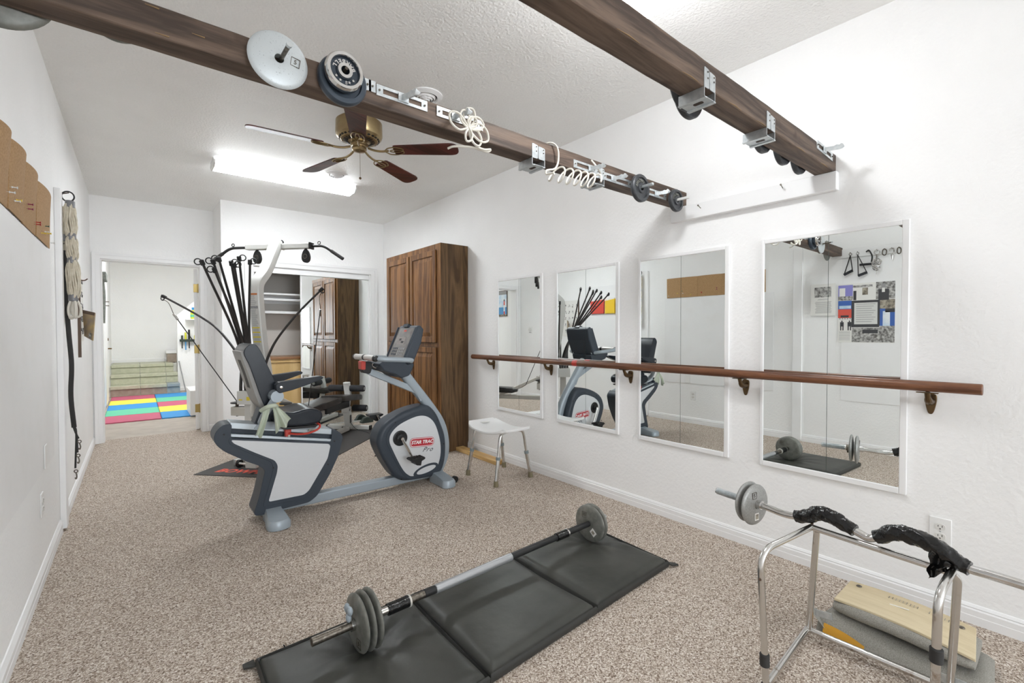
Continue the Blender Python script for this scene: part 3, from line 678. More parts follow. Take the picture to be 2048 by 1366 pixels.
def latch(x0, x1, z, label, hook, y=1.543, tilt=0., n=1, sgn=1, group='bar latches along the beams'):
    """galvanised bar-holder plate: a slotted strip with a projecting notched arm"""
    t = thing('latch_bracket', label, 'bracket', ((x0 + x1) / 2, y, z), group); h = .019; dz = lambda x: (x - (x0 + x1) / 2) * tilt
    yf = y - sgn * .003
    P = lambda x, s: (x, y, z + dz(x) + s)
    Q = lambda x, s: (x, yf, z + dz(x) + s)
    def pc(xa, xb, sa, sb): return MB().prism([(xa, sa), (xb, sa), (xb, sb), (xa, sb)], lambda p: P(*p), lambda p: Q(*p))
    e = .024
    b = pc(x0, x0 + e, -h, h).build('end_plate', 'steel', t); pc(x1 - e, x1, -h, h).build('end_plate', 'steel', t)
    pc(x0 + e, x1 - e, h * .45, h).build('upper_strip', 'steel', t); pc(x0 + e, x1 - e, -h, -h * .45).build('lower_strip', 'steel', t)
    for xx in (x0 + .011, x1 - .011): MB().cyl((xx, yf, z + dz(xx)), (xx, yf - sgn * .003, z + dz(xx)), .0035, 8).build('screw', 'darksteel', t)
    for hx in hook:
        a = MB().prism(f2([(0, -.011), (.062, -.011), (.070, .011), (.062, .016), (.056, .009), (.046, .013), (.036, .008), (.0, .009)], .003),
                       lambda p: (hx + p[0] * .35, yf - sgn * p[0], z + dz(hx) + p[1]), lambda p: (hx + .018 + p[0] * .35, yf - sgn * p[0], z + dz(hx) + p[1] * .35)).build('notched_arm', 'steel', t)
        MB().box((hx - .010, yf - sgn * .004, z + dz(hx) - .014), (hx + .030, yf, z + dz(hx) + .013)).build('arm_plate', 'steel', a, bevel=.001)
    return t
latch(.612, .652, 2.045, 'short slotted steel plate right beside the chrome weight plate', ())
latch(.655, .852, 2.040, 'long slotted latch bracket between the chrome plate and the white cord', (.745,))
latch(.892, 1.105, 2.038, 'latch bracket on the far beam half hidden by the tangled cord', (.965,))
latch(1.640, 1.80, 2.012, 'slotted latch bracket above the end of the coiled cord', (1.755,))
latch(1.86, 2.09, 2.000, 'latch bracket between coiled cord and first black plate on far beam', (1.93,))
latch(2.16, 2.43, 1.995, 'latch bracket between the two black plates on far beam', (2.32,))
latch(2.385, 2.595, 2.040, 'latch bracket with empty arm at the wall end of the near beam', (2.47,), y=.755, tilt=-.05)
plate((2.128, 1.508, 1.979), (0, -1, 0), .074, .024, 'ironblack', 'black iron plate with raised rim on the far beam, left one of the pair', 'black plates by the wall end of the far beam', 'rim', ('STANDARD', PI * .93, -.26, 'ironold'))
plate((2.479, 1.508, 1.975), (0, -1, 0), .065, .024, 'ironblack', 'smaller black iron plate at the wall end of the far beam', 'black plates by the wall end of the far beam', 'rim', ('STANDARD', PI * .93, -.26, 'ironold'))
for x, z, lb, m in ((2.128, 1.985, 'grey steel arm through the left black beam plate', 'steel'), (2.482, 1.980, 'white-ended steel arm through the black plate nearest the wall', 'labelwhite')):
    t = thing('plate_hook', lb, 'hook', (x, 1.54, z))
    MB().box((x - .002, 1.430, z - .007), (x + .012, 1.5435, z + .007)).build('arm', m, t, bevel=.002)
    MB().box((x - .02, 1.540, z - .016), (x + .03, 1.5435, z + .016)).build('base_plate', 'steel', t, bevel=.001)
# plates hung on the far side of both beams
for x, z, r_, m, lb in ((-.245, 2.037, .103, 'ironold', 'grey worn plate peeking out under the far left end of the far beam'), (-.028, 2.053, .069, 'ironold', 'small grey plate peeking out under the far beam near the left wall')):
    plate((x, 1.647, z), (0, -1, 0), r_, .032, m, lb, 'plates behind the far beam', emb=('5', .2, -.3) if r_ > .1 else None)
for x, z, r_, lb in ((1.465, 2.040, .083, 'black plate behind the near beam at its first steel hanger, left of two'), (1.53, 2.040, .082, 'black plate behind the near beam at its first steel hanger, right of two'), (2.07, 2.042, .082, 'black plate behind the near beam beyond its second steel hanger'), (2.285, 2.038, .08, 'black plate behind the near beam, second from the wall'), (2.478, 2.036, .078, 'black plate behind the near beam, nearest the wall')):
    plate((x, .858 if x != 1.53 else .884, z), (0, 1, 0), r_, .026, 'ironblack', lb, 'black plates behind the near beam', 'rim')
# joist-hanger boxes
def hanger(x0, x1, y, yb, zb, label):
    t = thing('steel_hanger', label, 'hanger', ((x0 + x1) / 2, y, zb), 'galvanised hangers under the beams'); d = .031; th = .0022; xm = (x0 + x1) / 2
    for a, b, hh in ((x0, xm - .004, .062), (xm - .001, x1, .056)):
        f = MB().prism(f2([(a, zb - .002), (b, zb - .002), (b, zb + hh - .004), (a, zb + hh)], .006), lambda p: (p[0], y, p[1]), lambda p: (p[0], y - th, p[1])).build('flange', 'steel', t)
        for zz in (zb + hh - .012, zb + .03): MB().cyl((b - .009, y - th, zz), (b - .009, y - th - .0015, zz), .003, 8).build('nail_head', 'darksteel', f)
    for xa in (x0, x1 - th * 1.4):
        MB().box((xa, y - .002, zb - d), (xa + th * 1.4, yb + .004, zb - .001)).build('side_wall', 'steel', t)
    MB().box((x0 + .012, y - .002, zb - d), (x1 - .012, yb + .004, zb - d + th)).build('seat_plate', 'steel', t)
    for xa, xb in ((x0, x0 + .014), (x1 - .014, x1)): MB().box((xa, y - .004, zb - d - .004), (xb, yb + .006, zb - d)).build('bottom_flange', 'steel', t)
    MB().pz(f2([(xm - .008, y + .02), (xm + .008, y + .02), (xm + .008, yb - .03), (xm - .008, yb - .03)], .007), zb - d - .0008, zb - d + .0002).build('slot', 'oakdark', t)
hanger(1.374, 1.452, 1.543, 1.63, 1.980, 'galvanised box hanger under the far beam left of the coiled cord')
hanger(1.792, 1.868, 1.543, 1.63, 1.980, 'galvanised box hanger under the far beam at the right end of the coil')
hanger(1.396, 1.466, .755, .838, 1.975, 'galvanised box hanger under the near beam, farther from the wall')
hanger(1.858, 1.933, .755, .838, 1.975, 'galvanised box hanger under the near beam, closer to the wall')

# white cords
r = random.Random(11); c0 = V((1.000, 1.490, 1.985)); pts = []
for an, L_, wd in ((2.9, .085, .030), (2.0, .060, .022), (1.35, .078, .026), (.55, .070, .026), (-.15, .088, .034), (-.75, .070, .026), (-1.75, .055, .016), (.95, .050, .020)):
    d_ = V((math.cos(an), 0, math.sin(an))); n_ = V((-d_.z, 0, d_.x)); y_ = V((0, r.uniform(-.016, .006), 0))
    pts += [c0 + y_ * .3, c0 + d_ * L_ * .45 + n_ * wd + y_, c0 + d_ * L_ * .92 + n_ * wd * .7 + y_, c0 + d_ * L_ * 1.05 - n_ * wd * .4 + y_, c0 + d_ * L_ * .6 - n_ * wd * .9 + y_]
pts += [c0 + V(q) for q in ((.005, 0, -.01), (.03, 0, -.055), (.075, .004, -.062), (.112, .008, -.052), (.095, .012, -.064), (.03, .02, -.060), (-.03, .05, -.062), (-.045, .075, -.066))]
tag(MB().tube(catmull(pts, 6), .0042, 8).build('tangled_cord', 'cord'), 'tangled white cord looped over the latch bracket on the far beam', 'cord')
pts = [(1.47, 1.60, 2.066), (1.49, 1.545, 2.072), (1.515, 1.525, 2.05), (1.518, 1.522, 1.99), (1.49, 1.515, 1.945), (1.435, 1.51, 1.925), (1.43, 1.508, 1.905)]
N = 6
for j in range(N * 12 + 1):
    s = j / (N * 12); a = -PI * .9 + j * 2 * PI / 12
    pts.append((1.44 + .315 * s ** .9 + .018 * math.sin(a), 1.503 + .030 * math.cos(a) - .01, 1.925 + .010 * s + .036 * math.sin(a) - .015 * (1 - s)))
pts += [(1.80, 1.505, 1.98), (1.775, 1.515, 2.02), (1.755, 1.53, 2.05)]
tag(MB().tube(catmull(pts, 3), .0042, 8).build('coiled_cord', 'cord'), 'white cord coiled like a spring below the far beam', 'cord')

# ================================================================ CEILING FAN, LIGHTS, VENTS
FC = V((1.19, 3.09, 0)); BZ = 2.432
t = thing('ceiling_fan', 'brass ceiling fan with five dark red-brown blades', 'ceiling fan', (FC.x, FC.y, CE))
MB().lathe([(.075, CE - .001), (.075, CE - .03), (.06, CE - .045), (.06, 2.625)], FC, n=32).build('canopy', 'brass', t)
MB().lathe([(.05, 2.632), (.135, 2.628), (.150, 2.615), (.152, 2.535), (.146, 2.520), (.118, 2.497), (.05, 2.487)], FC, n=40).build('motor_housing', 'brass', t, smooth=25)
for k in range(26):
    a = k * 2 * PI / 26; d = V((math.cos(a), math.sin(a), 0)); e = V((-d.y, d.x, 0))
    MB().add([FC + d * q[0] + e * q[1] + V((0, 0, q[2])) for q in ((.074, -.0042, 2.4862), (.074, .0042, 2.4862), (.132, .0092, 2.5035), (.132, -.0092, 2.5035), (.074, 0, 2.4935), (.132, 0, 2.513))],
             [(0, 1, 2, 3), (0, 4, 1), (1, 4, 5, 2), (2, 5, 3), (3, 5, 4, 0)]).build('vent_slot', 'blackplastic', t, smooth=0)
MB().lathe([(.048, 2.488), (.050, 2.478), (.058, 2.474), (.058, 2.466), (.047, 2.460), (.045, 2.455), (.048, 2.450), (.048, 2.438), (.040, 2.427), (.012, 2.420), (0, 2.419)], FC, n=32).build('switch_cup', 'brass', t)
MB().cyl(FC + V((-.015, -.048, 2.43)), FC + V((-.015, -.05, 2.235)), .0012, 6).build('pull_chain', 'brassdark', t)
MB().ball(FC + V((-.015, -.05, 2.23)), .0085, n=12, m=8).build('chain_knob', 'brassdark', t)
for k in range(5):
    a = math.radians(31 + 72 * k); d = V((math.cos(a), math.sin(a), 0)); e = V((-d.y, d.x, 0)); pit = -.20
    def fb(u, v_, w_=0): return FC + d * u + e * (v_ * math.cos(pit)) + V((0, 0, BZ + v_ * math.sin(pit) + w_))
    prof = f2([(.235, -.048), (.62, -.064), (.655, -.056), (.672, -.03), (.672, .03), (.655, .056), (.62, .064), (.235, .048)], .02, 4)
    bl = MB().prism(prof, lambda p: fb(p[0], p[1], .004), lambda p: fb(p[0], p[1], -.003)).build('blade', 'bladewood', t)
    mb = MB().tube(catmull([fb(.06, 0, .015), fb(.10, 0, .0), fb(.15, 0, -.008), fb(.20, 0, -.005)], 5), .0075, 8)
    ir = mb.build('blade_iron', 'brass', bl)
    for s_ in (-1, 1):
        MB().tube(catmull([fb(.175, 0, -.007), fb(.20, s_ * .028, -.008), fb(.25, s_ * .040, -.007), fb(.295, s_ * .025, -.006), fb(.30, s_ * .005, -.006), fb(.265, s_ * -.012, -.007), fb(.225, s_ * .0, -.008)], 5), .0042, 6).build('scroll', 'brass', ir) if False else None
    MB().tube(catmull([fb(.175, .005, -.007), fb(.205, .034, -.008), fb(.255, .040, -.007), fb(.300, .020, -.006), fb(.285, -.008, -.006), fb(.235, -.012, -.007), fb(.21, 0, -.008), fb(.235, .012, -.007), fb(.285, .008, -.006), fb(.300, -.020, -.006), fb(.255, -.040, -.007), fb(.205, -.034, -.008), fb(.175, -.005, -.007)], 4), .0042, 6).build('blade_scroll', 'brass', bl)

t = thing('fluorescent_fixture', 'long white wraparound fluorescent light on the ceiling behind the fan', 'ceiling light', (1.13, 4.71, CE))
LX0, LX1, LY0, LY1 = .525, 1.745, 4.60, 4.83
MB().box((LX0, LY0 + .02, CE - .022), (LX1, LY1 - .02, CE)).build('housing', 'white', t, bevel=.003)
prof = [(LY0, CE - .020), (LY0 + .006, CE - .045), (LY0 + .045, CE - .072), (LY1 - .045, CE - .072), (LY1 - .006, CE - .045), (LY1, CE - .020)]
MB().px([(LY0 + .006, CE - .045), (LY0 + .045, CE - .072), (LY1 - .045, CE - .072), (LY1 - .006, CE - .045)], LX0 + .014, LX1 - .014).build('diffuser', 'lens', t, bevel=.003)
MB().px([(LY0, CE - .020), (LY0 + .006, CE - .0452), (LY1 - .006, CE - .0452), (LY1, CE - .020)], LX0 + .014, LX1 - .014).build('diffuser_sides', 'lensside', t, bevel=.003)
for x in (LX0, LX1 - .016): MB().px([(p[0] - .003 if p[0] < 4.7 else p[0] + .003, p[1] - .002) for p in prof], x, x + .016).build('end_cap', 'plasticwhite', t, bevel=.003)

t = thing('globe_light', 'white glass bowl ceiling light beyond the near beam', 'ceiling light', (1.57, 1.12, CE))
GC = V((1.57, 1.12, 0))
MB().lathe([(.09, CE), (.09, CE - .03), (.10, CE - .035)], GC, n=32).build('base', 'brass', t)
MB().lathe([(.07, CE - .034), (.095, CE - .045), (.118, CE - .075), (.1250, CE - .110), (.1235, CE - .130)], GC, n=40).build('bowl_shoulder', 'globeupper', t)
MB().lathe([(.1235, CE - .130), (.118, CE - .150), (.095, CE - .187), (.060, CE - .210), (.025, CE - .220), (0, CE - .222)], GC, n=40).build('bowl', 'globe', t)

def vent(x, y, r_, label):
    t = thing('round_vent', label, 'vent', (x, y, CE), 'round ceiling air vents'); o = V((x, y, 0))
    MB().lathe([(r_, CE), (r_, CE - .006), (r_ * .72, CE - .018), (r_ * .66, CE - .010), (r_ * .66, CE)], o, n=40, closed=True).build('flange', 'white', t)
    MB().lathe([(r_ * .70, CE - .002), (0, CE - .002)], o, n=32).build('throat', 'ventgrey', t)
    for k, q in enumerate((.58, .42, .26)): MB().lathe([(r_ * q, CE - .012 - .006 * k), (r_ * (q - .10), CE - .024 - .006 * k), (r_ * (q - .11), CE - .022 - .006 * k)], o, n=32, closed=True).build('cone_ring', 'white', t)
    MB().lathe([(r_ * .10, CE - .034), (0, CE - .036)], o, n=16).build('centre_cap', 'white', t)
vent(1.476, 4.40, .098, 'round white ceiling vent between fan and fluorescent light')
vent(1.43, 2.60, .102, 'round white ceiling vent above the far beam')

# ================================================================ RECUMBENT BIKE
BY = 3.32
t = thing('recumbent_bike', 'grey-blue recumbent exercise bike with silver side panels and black seat', 'exercise bike', (1.2, BY, 0))
ROOT = t
MB().box((.60, BY - .036, .030), (1.90, BY + .036, .094)).build('base_beam', 'bikeblue', t, bevel=.008, seg=3)
def foot(x, wd, flip):
    o = None
    for s in (-1, 1):
        q = [(x - .045, BY + s * .035), (x - .050, BY + s * .10), (x - wd * .5 - .01 * flip, BY + s * .20), (x - wd * .46, BY + s * .265), (x - .01, BY + s * .292), (x + wd * .44, BY + s * .268), (x + wd * .5, BY + s * .20), (x + .055, BY + s * .10), (x + .05, BY + s * .035)]
        m = MB(); c = c2(q, 3); ctr = V((x, BY + s * .19, 0))
        top = [(ctr.x + (p[0] - ctr.x) * .82, ctr.y + (p[1] - ctr.y) * .90) for p in c]
        n = len(c); vs = [(p[0], p[1], .004) for p in c] + [(p[0], p[1], .040 + max(0, .21 - abs(p[1] - BY)) * .14) for p in c] + [(p[0], p[1], .058 + max(0, .23 - abs(p[1] - BY)) * .17) for p in top]
        m.add(vs, [list(range(n))[::-1]] + [(k * n + i, k * n + (i + 1) % n, (k + 1) * n + (i + 1) % n, (k + 1) * n + i) for k in range(2) for i in range(n)] + [list(range(2 * n, 3 * n))])
        f = m.build('stabiliser_foot', 'bikeblue', t, smooth=50)
        for dx in (-.03, .035): MB().lathe([(.007, 0), (.006, .004), (0, .006)], (x + dx, BY + s * .042, .088), (0, s * .3, 1), 10).build('bolt_head', 'chrome', f)
foot(.665, .13, 0); foot(1.865, .12, -1)
MB().cyl((1.955, BY - .21, .03), (1.955, BY - .185, .03), .026, 16).build('transport_wheel', 'blackplastic', t)
MB().cyl((1.955, BY + .21, .03), (1.955, BY + .185, .03), .026, 16).build('transport_wheel', 'blackplastic', t)
# rear pod
pod = f2([(.446, .650), (.395, .648), (.360, .612), (.348, .572), (.362, .530), (.405, .484), (.524, .402), (.590, .366), (.622, .330), (.610, .280), (.585, .165), (.556, .075), (.565, .055), (.600, .050), (.700, .060), (.885, .066), (.935, .098), (1.017, .222), (1.082, .352), (1.112, .470), (1.102, .496), (1.058, .533), (1.040, .522), (1.030, .448), (.436, .562)], .02, 3)
MB().py(pod, BY - .088, BY + .088).build('rear_shroud', 'bikedark', t, bevel=.030, seg=4, bang=25)
pan = f2([(.436, .552), (.452, .528), (.558, .458), (.676, .386), (.694, .350), (.689, .306), (.637, .128), (.850, .126), (.882, .148), (.968, .282), (1.005, .342), (1.024, .425), (1.012, .440)], .016, 4)
rim = f2([(.424, .566), (.428, .528), (.545, .448), (.655, .380), (.668, .346), (.660, .300), (.604, .100), (.856, .100), (.902, .134), (.994, .272), (1.034, .340), (1.052, .430), (1.034, .452)], .02, 4)
for s in (-1, 1):
    MB().py(rim, BY + s * .088, BY + s * .0915).build('panel_surround', 'bikedark', t, bevel=.002)
    MB().py(pan, BY + s * .0915, BY + s * .0940).build('side_panel', 'bikepanel', t, bevel=.0015)
    for x, z in ((.402, .590), (.668, .340), (1.052, .452), (1.006, .30)): MB().cyl((x, BY + s * .088, z), (x, BY + s * .0935, z), .005, 8).build('screw', 'blackplastic', t)
zr = lambda x: .655 - (x - .441) * .201
def rail(za, zb, hw, m, nm, x0=.437, x1=1.040):
    MB().py([(x0, zr(x0) + zb), (x1, zr(x1) + zb), (x1, zr(x1) + za), (x0, zr(x0) + za)], BY - hw, BY + hw).build(nm, m, t, bevel=.004)
rail(-.038, 0, .074, 'bikerail', 'seat_rail'); rail(-.068, -.038, .052, 'bikedark', 'rail_recess'); rail(-.088, -.068, .084, 'bikerail', 'lower_rail')
# front shroud
sh = c2([(1.758, .627), (1.651, .614), (1.548, .584), (1.449, .537), (1.394, .485), (1.367, .415), (1.369, .360), (1.398, .285), (1.446, .195), (1.495, .120), (1.540, .080), (1.60, .060), (1.75, .050), (1.86, .050), (1.908, .080), (1.938, .16), (1.948, .27), (1.938, .37), (1.905, .46), (1.865, .545), (1.812, .607)], 3)
MB().py(sh, BY - .088, BY + .088).build('front_shroud', 'bikedark', t, bevel=.030, seg=4, bang=25)
sp = c2([(1.752, .545), (1.800, .518), (1.838, .471), (1.866, .400), (1.886, .316), (1.889, .235), (1.874, .165), (1.842, .115), (1.74, .094), (1.640, .092), (1.600, .112), (1.565, .150), (1.526, .219), (1.478, .321), (1.454, .382), (1.457, .427), (1.485, .469), (1.541, .508), (1.630, .540), (1.696, .552)], 3)
sr = [(1.672 + (p[0] - 1.672) * 1.11, .315 + (p[1] - .315) * 1.11) for p in sp]
for s in (-1, 1):
    Y0 = BY + s * .088
    MB().py(sr, Y0, Y0 + s * .0035).build('panel_surround', 'bikedark', t, bevel=.002)
    MB().py(sp, Y0 + s * .0035, Y0 + s * .006).build('side_panel', 'bikepanel', t, bevel=.0015)
    el = [(1.755 + math.cos(a) * .108, .122 + math.sin(a) * .040 + .02 * math.cos(a)) for a in [k * 2 * PI / 30 for k in range(30)]]
    MB().py(el, Y0 + s * .006, Y0 + s * .0085).build('accent_ring', 'bikedark', t)
    el = [(1.757 + math.cos(a) * .084, .122 + math.sin(a) * .024 + .014 * math.cos(a)) for a in [k * 2 * PI / 30 for k in range(30)]]
    MB().py(el, Y0 + s * .0085, Y0 + s * .0100).build('accent_insert', 'bikepanel', t)
    for x, z in ((1.50, .525), (1.862, .50), (1.918, .30), (1.418, .20 + .05), (1.55, .085)): MB().cyl((x, Y0, z), (x, Y0 + s * .004, z), .005, 8).build('screw', 'blackplastic', t)
    # pill logo and script line
    L0, lx = Y0 + s * .006, V((-s, 0, 0)); lz = V((0, 0, 1))
    cx, cz = 1.723, .345
    ex = V((math.cos(-.07), 0, math.sin(-.07) if s < 0 else math.sin(.07) * 0)) if s < 0 else V((-1, 0, 0))
    ey = V((-ex.z, 0, ex.x)) if s < 0 else V((0, 0, 1))
    def pill(a, h): return f2([(-a, -h), (a, -h), (a, h), (-a, h)], h * .98, 6)
    for a, h, d0, d1, m in ((.106, .036, 0, .0010, 'logored'), (.102, .032, .0010, .0014, 'logowhite'), (.098, .028, .0014, .0018, 'logored')):
        MB().prism(pill(a, h), lambda p: V((cx, L0 + s * d0, cz)) + ex * p[0] + ey * p[1], lambda p: V((cx, L0 + s * d1, cz)) + ex * p[0] + ey * p[1]).build('logo_pill', m, t, smooth=0)
    mb = write(MB(), 'STAR TRAC', .036, V((cx, L0 + s * .0020, cz)), ex, ey, .0005, shear=.25, bold=.0012)
    stuff(mb.build('logo_lettering', 'logowhite', t, smooth=0))
    mb = write(MB(), 'Pro', .052, V((cx + (.045 if s < 0 else -.045), L0 + s * .0006, cz - .065)), ex, ey, .0005, shear=.6, spacing=1.25)
    stuff(mb.build('script_lettering', 'logoblack', t, smooth=0))
    # hub, crank, pedal
    hb = MB().lathe([(.058, 0), (.058, .004), (.048, .007), (.040, .003), (.028, .002), (.028, .010), (.014, .012), (0, .012)], (1.538, Y0 + s * .006, .402), (0, s, 0), 32).build('crank_hub', 'blackplastic', t)
    e = V((1.612, 0, .258)) if s < 0 else V((1.464, 0, .546))
    a0, a1 = V((1.538, Y0 + s * .045, .402)), V((e.x, Y0 + s * .055, e.z))
    cr = MB().tube([(1.538, Y0, .402), (1.538, Y0 + s * .05, .402)], .013, 12).build('crank_axle', 'chrome', t)
    MB().tube([a0, a1], [.0115, .0095], 10).build('crank_arm', 'chrome', cr)
    pc = V((e.x, Y0 + s * .118, e.z - .002))
    MB().cyl(a1, pc + V((0, s * .03, 0)), .006, 8).build('pedal_spindle', 'darksteel', cr)
    pd = MB().prism(f2([(-.058, .010), (.058, .010), (.052, -.002), (.026, -.012), (.020, -.045), (-.016, -.038), (-.030, -.012), (-.056, -.004)], .006, 3),
                    lambda p: pc + V((p[0], -.042, p[1])), lambda p: pc + V((p[0], .042, p[1]))).build('pedal', 'blackplastic', cr, bevel=.004)
    for i in range(5):
        for j in range(3): MB().box((pc.x - .044 + i * .022 - .007, pc.y - .028 + j * .028 - .009, pc.z + .010), (pc.x - .044 + i * .022 + .007, pc.y - .028 + j * .028 + .009, pc.z + .014)).build('tread', 'blackrubber', cr) if s < 0 else None
# mast, brace
sec = [(.032 * math.copysign(abs(math.cos(a)) ** .6, math.cos(a)), .038 * math.copysign(abs(math.sin(a)) ** .6, math.sin(a))) for a in [k * 2 * PI / 20 for k in range(20)]]
MB().tube(catmull([(1.590, BY, .915), (1.70, BY, .775), (1.83, BY, .612), (1.930, BY, .465), (1.972, BY, .330), (1.972, BY, .19), (1.915, BY, .065)], 6), 1., sec=sec, up=(0, 1, 0)).build('mast', 'bikeblue', t, smooth=50)
MB().bar((1.333, BY, .914), (1.725, BY, .735), .045, .046).build('front_brace', 'bikeblue', t, bevel=.004)
MB().bar((1.690, BY - .026, .785), (1.760, BY - .026, .660), .004, .030).build('brace_gusset', 'bikeblue', t, bevel=.002)
MB().py(f2([(1.285, .905), (1.335, .895), (1.348, .925), (1.352, .985), (1.275, .992), (1.272, .93)], .012, 3), BY - .03, BY + .03).build('bottle_clip', 'blackplastic', t, bevel=.004)
MB().py(f2([(1.269, .930), (1.300, .928), (1.302, .990), (1.268, .993)], .008, 3), BY - .032, BY + .032).build('red_clip_face', 'red', t, bevel=.003)
MB().tube(catmull([(1.355, BY - .02, .955), (1.378, BY - .01, .972), (1.392, BY - .02, .955), (1.378, BY - .03, .940)], 4, True), .0055, 8, closed=True).build('wire_loop', 'chrome', t)
# handlebar
for s in (-1, 1):
    P = fillet([(1.615, BY + s * .12, .985), (1.575, BY + s * .225, .996), (1.46, BY + s * .225, 1.004), (1.345, BY + s * .215, 1.012), (1.315, BY + s * .185, 1.016)], .05, 6)
    MB().tube(P, .0185, 14).build('handlebar_arm', 'bikeblue', t)
    MB().lathe([(.0225, 0), (.024, .012), (.020, .030), (.012, .034)], (1.309, BY + s * .175, 1.0165), (0.05, s, 0), 16).build('end_cap', 'blackplastic', t)
    MB().cyl((1.309, BY + s * .012, 1.018), (1.309, BY + s * .178, 1.0165), .0215, 18).build('grip', 'grip', t)
MB().cyl((1.309, BY - .013, 1.018), (1.309, BY + .013, 1.018), .0228, 18).build('grip_band', 'blackplastic', t)
# console tray and console
MB().py(f2([(1.360, .968), (1.385, .990), (1.560, .990), (1.640, .965), (1.628, .925), (1.600, .875), (1.535, .858), (1.490, .890), (1.400, .920)], .012, 3), BY - .135, BY + .135).build('tray', 'bikedark', t, bevel=.018, seg=3)
MB().py([(1.385, .988), (1.520, .988), (1.515, .996), (1.390, .996)], BY - .110, BY + .110).build('tray_liner', 'blackplastic', t, bevel=.003)
CP = f2([(1.546, 1.000), (1.656, 1.248), (1.680, 1.258), (1.712, 1.226), (1.690, 1.12), (1.622, .968), (1.580, .955)], .012, 3)
MB().py(CP, BY - .156, BY + .156).build('console_housing', 'bikedark', t, bevel=.012, seg=3)
cu, cn = V((.110, 0, .248)).normalized(), V((-.248, 0, .110)).normalized(); cy = V((0, -1, 0)); co = V((1.546, BY, 1.000))
def onc(u, v_, h): return co + cu * u + cy * v_ + cn * h
def cpl(u0, u1, v0, v1, h0, h1, m, nm, r=.008):
    q = f2([(v0, u0), (v1, u0), (v1, u1), (v0, u1)], r, 3)
    return MB().prism(q, lambda p: onc(p[1], p[0], h0), lambda p: onc(p[1], p[0], h1)).build(nm, m, t, smooth=20)
cpl(.010, .258, -.142, .142, -.004, .0015, 'screen', 'display_panel')
for s in (-1, 1): MB().prism(f2([(0, -.004), (.262, -.004), (.262, .012), (.02, .010)], .005), lambda p: onc(p[0], s * .155, p[1]), lambda p: onc(p[0], s * .144, p[1])).build('side_lip', 'bikedark', t, bevel=.003)
cpl(.118, .178, -.070, .050, .0015, .0025, 'screenglass', 'lcd_window', .004); cpl(.150, .168, -.055, -.020, .0025, .003, 'blackplastic', 'lcd_digits', .001); cpl(.128, .146, -.01, .03, .0025, .003, 'blackplastic', 'lcd_digits', .001)
cpl(.226, .240, -.034, .010, .0015, .0025, 'inkred', 'red_badge', .003)
for i in range(4):
    for j in range(3): cpl(.028 + j * .024, .043 + j * .024, -.005 + i * .026, .014 + i * .026, .0015, .0032, 'labelgrey', 'key', .003)
for i in range(3):
    for j in range(3): cpl(.028 + j * .024, .043 + j * .024, -.105 + i * .030, -.084 + i * .030, .0015, .0030, 'bikedark', 'key', .003)
cpl(.262, .285, -.06, .02, -.040, .014, 'bikedark', 'reader_knob', .008); cpl(.285, .292, -.05, .01, -.03, .008, 'blackplastic', 'reader_cap', .006)
# seat
MB().py(f2([(.560, .600), (.930, .545), (.940, .590), (.90, .608), (.60, .640)], .01, 3), BY - .082, BY + .082).build('seat_carriage', 'bikeblue', t, bevel=.006)
MB().py(f2([(.56, .60), (.66, .585), (.70, .70), (.61, .74)], .01, 3), BY - .06, BY + .06).build('back_support', 'bikedark', t, bevel=.006)
MB().box((.885, BY - .092, .538), (.945, BY - .088, .556)).build('index_rack', 'gymcream', t)
for k in range(5): MB().box((.890 + k * .009, BY - .0935, .5385), (.894 + k * .009, BY - .0915, .549)).build('notch', 'blackplastic', t)
def cush(i, j, top):
    x = .665 + .29 * i; y = BY + (j - .5) * .40
    return x, y
MB().py(c2([(.665, .655), (.70, .700), (.78, .692), (.86, .706), (.93, .690), (.955, .655), (.935, .610), (.86, .598), (.75, .604), (.69, .622)], 4), BY - .165, BY + .165).build('seat_cushion', 'seatvinyl', t, bevel=.028, seg=4, bang=25)
MB().py(f2([(.70, .600), (.93, .590), (.91, .575), (.72, .585)], .004), BY - .15, BY + .15).build('seat_pan', 'blackplastic', t, bevel=.004)
bk = c2([(.500, 1.080), (.525, 1.125), (.565, 1.128), (.600, 1.070), (.628, 1.000), (.660, .920), (.680, .860), (.672, .790), (.645, .735), (.618, .730), (.590, .80), (.560, .90), (.530, 1.00)], 4)
MB().py(bk, BY - .165, BY + .165).build('backrest_pad', 'seatvinyl', t, bevel=.026, seg=4, bang=25)
bs = catmull([(.484, 0, 1.085), (.500, 0, 1.03), (.528, 0, .94), (.552, 0, .85), (.582, 0, .76), (.612, 0, .715)], 5)
mb = MB()
for i, (a, b) in enumerate(zip(bs, bs[1:])):
    f = (i + .5) / (len(bs) - 1)
    for y0, y1 in (((-.155, -.052), (.052, .155)) if .18 < f < .62 else ((-.155, .155),)):
        mb.add([(a.x, BY + y0, a.z), (a.x, BY + y1, a.z), (b.x, BY + y1, b.z), (b.x, BY + y0, b.z), (a.x + .022, BY + y0, a.z + .006), (a.x + .022, BY + y1, a.z + .006), (b.x + .022, BY + y1, b.z + .006), (b.x + .022, BY + y0, b.z + .006)],
               [(0, 3, 2, 1), (4, 5, 6, 7), (0, 1, 5, 4), (1, 2, 6, 5), (2, 3, 7, 6), (3, 0, 4, 7)])
mb.build('backrest_shell', 'shellgrey', t, smooth=60)
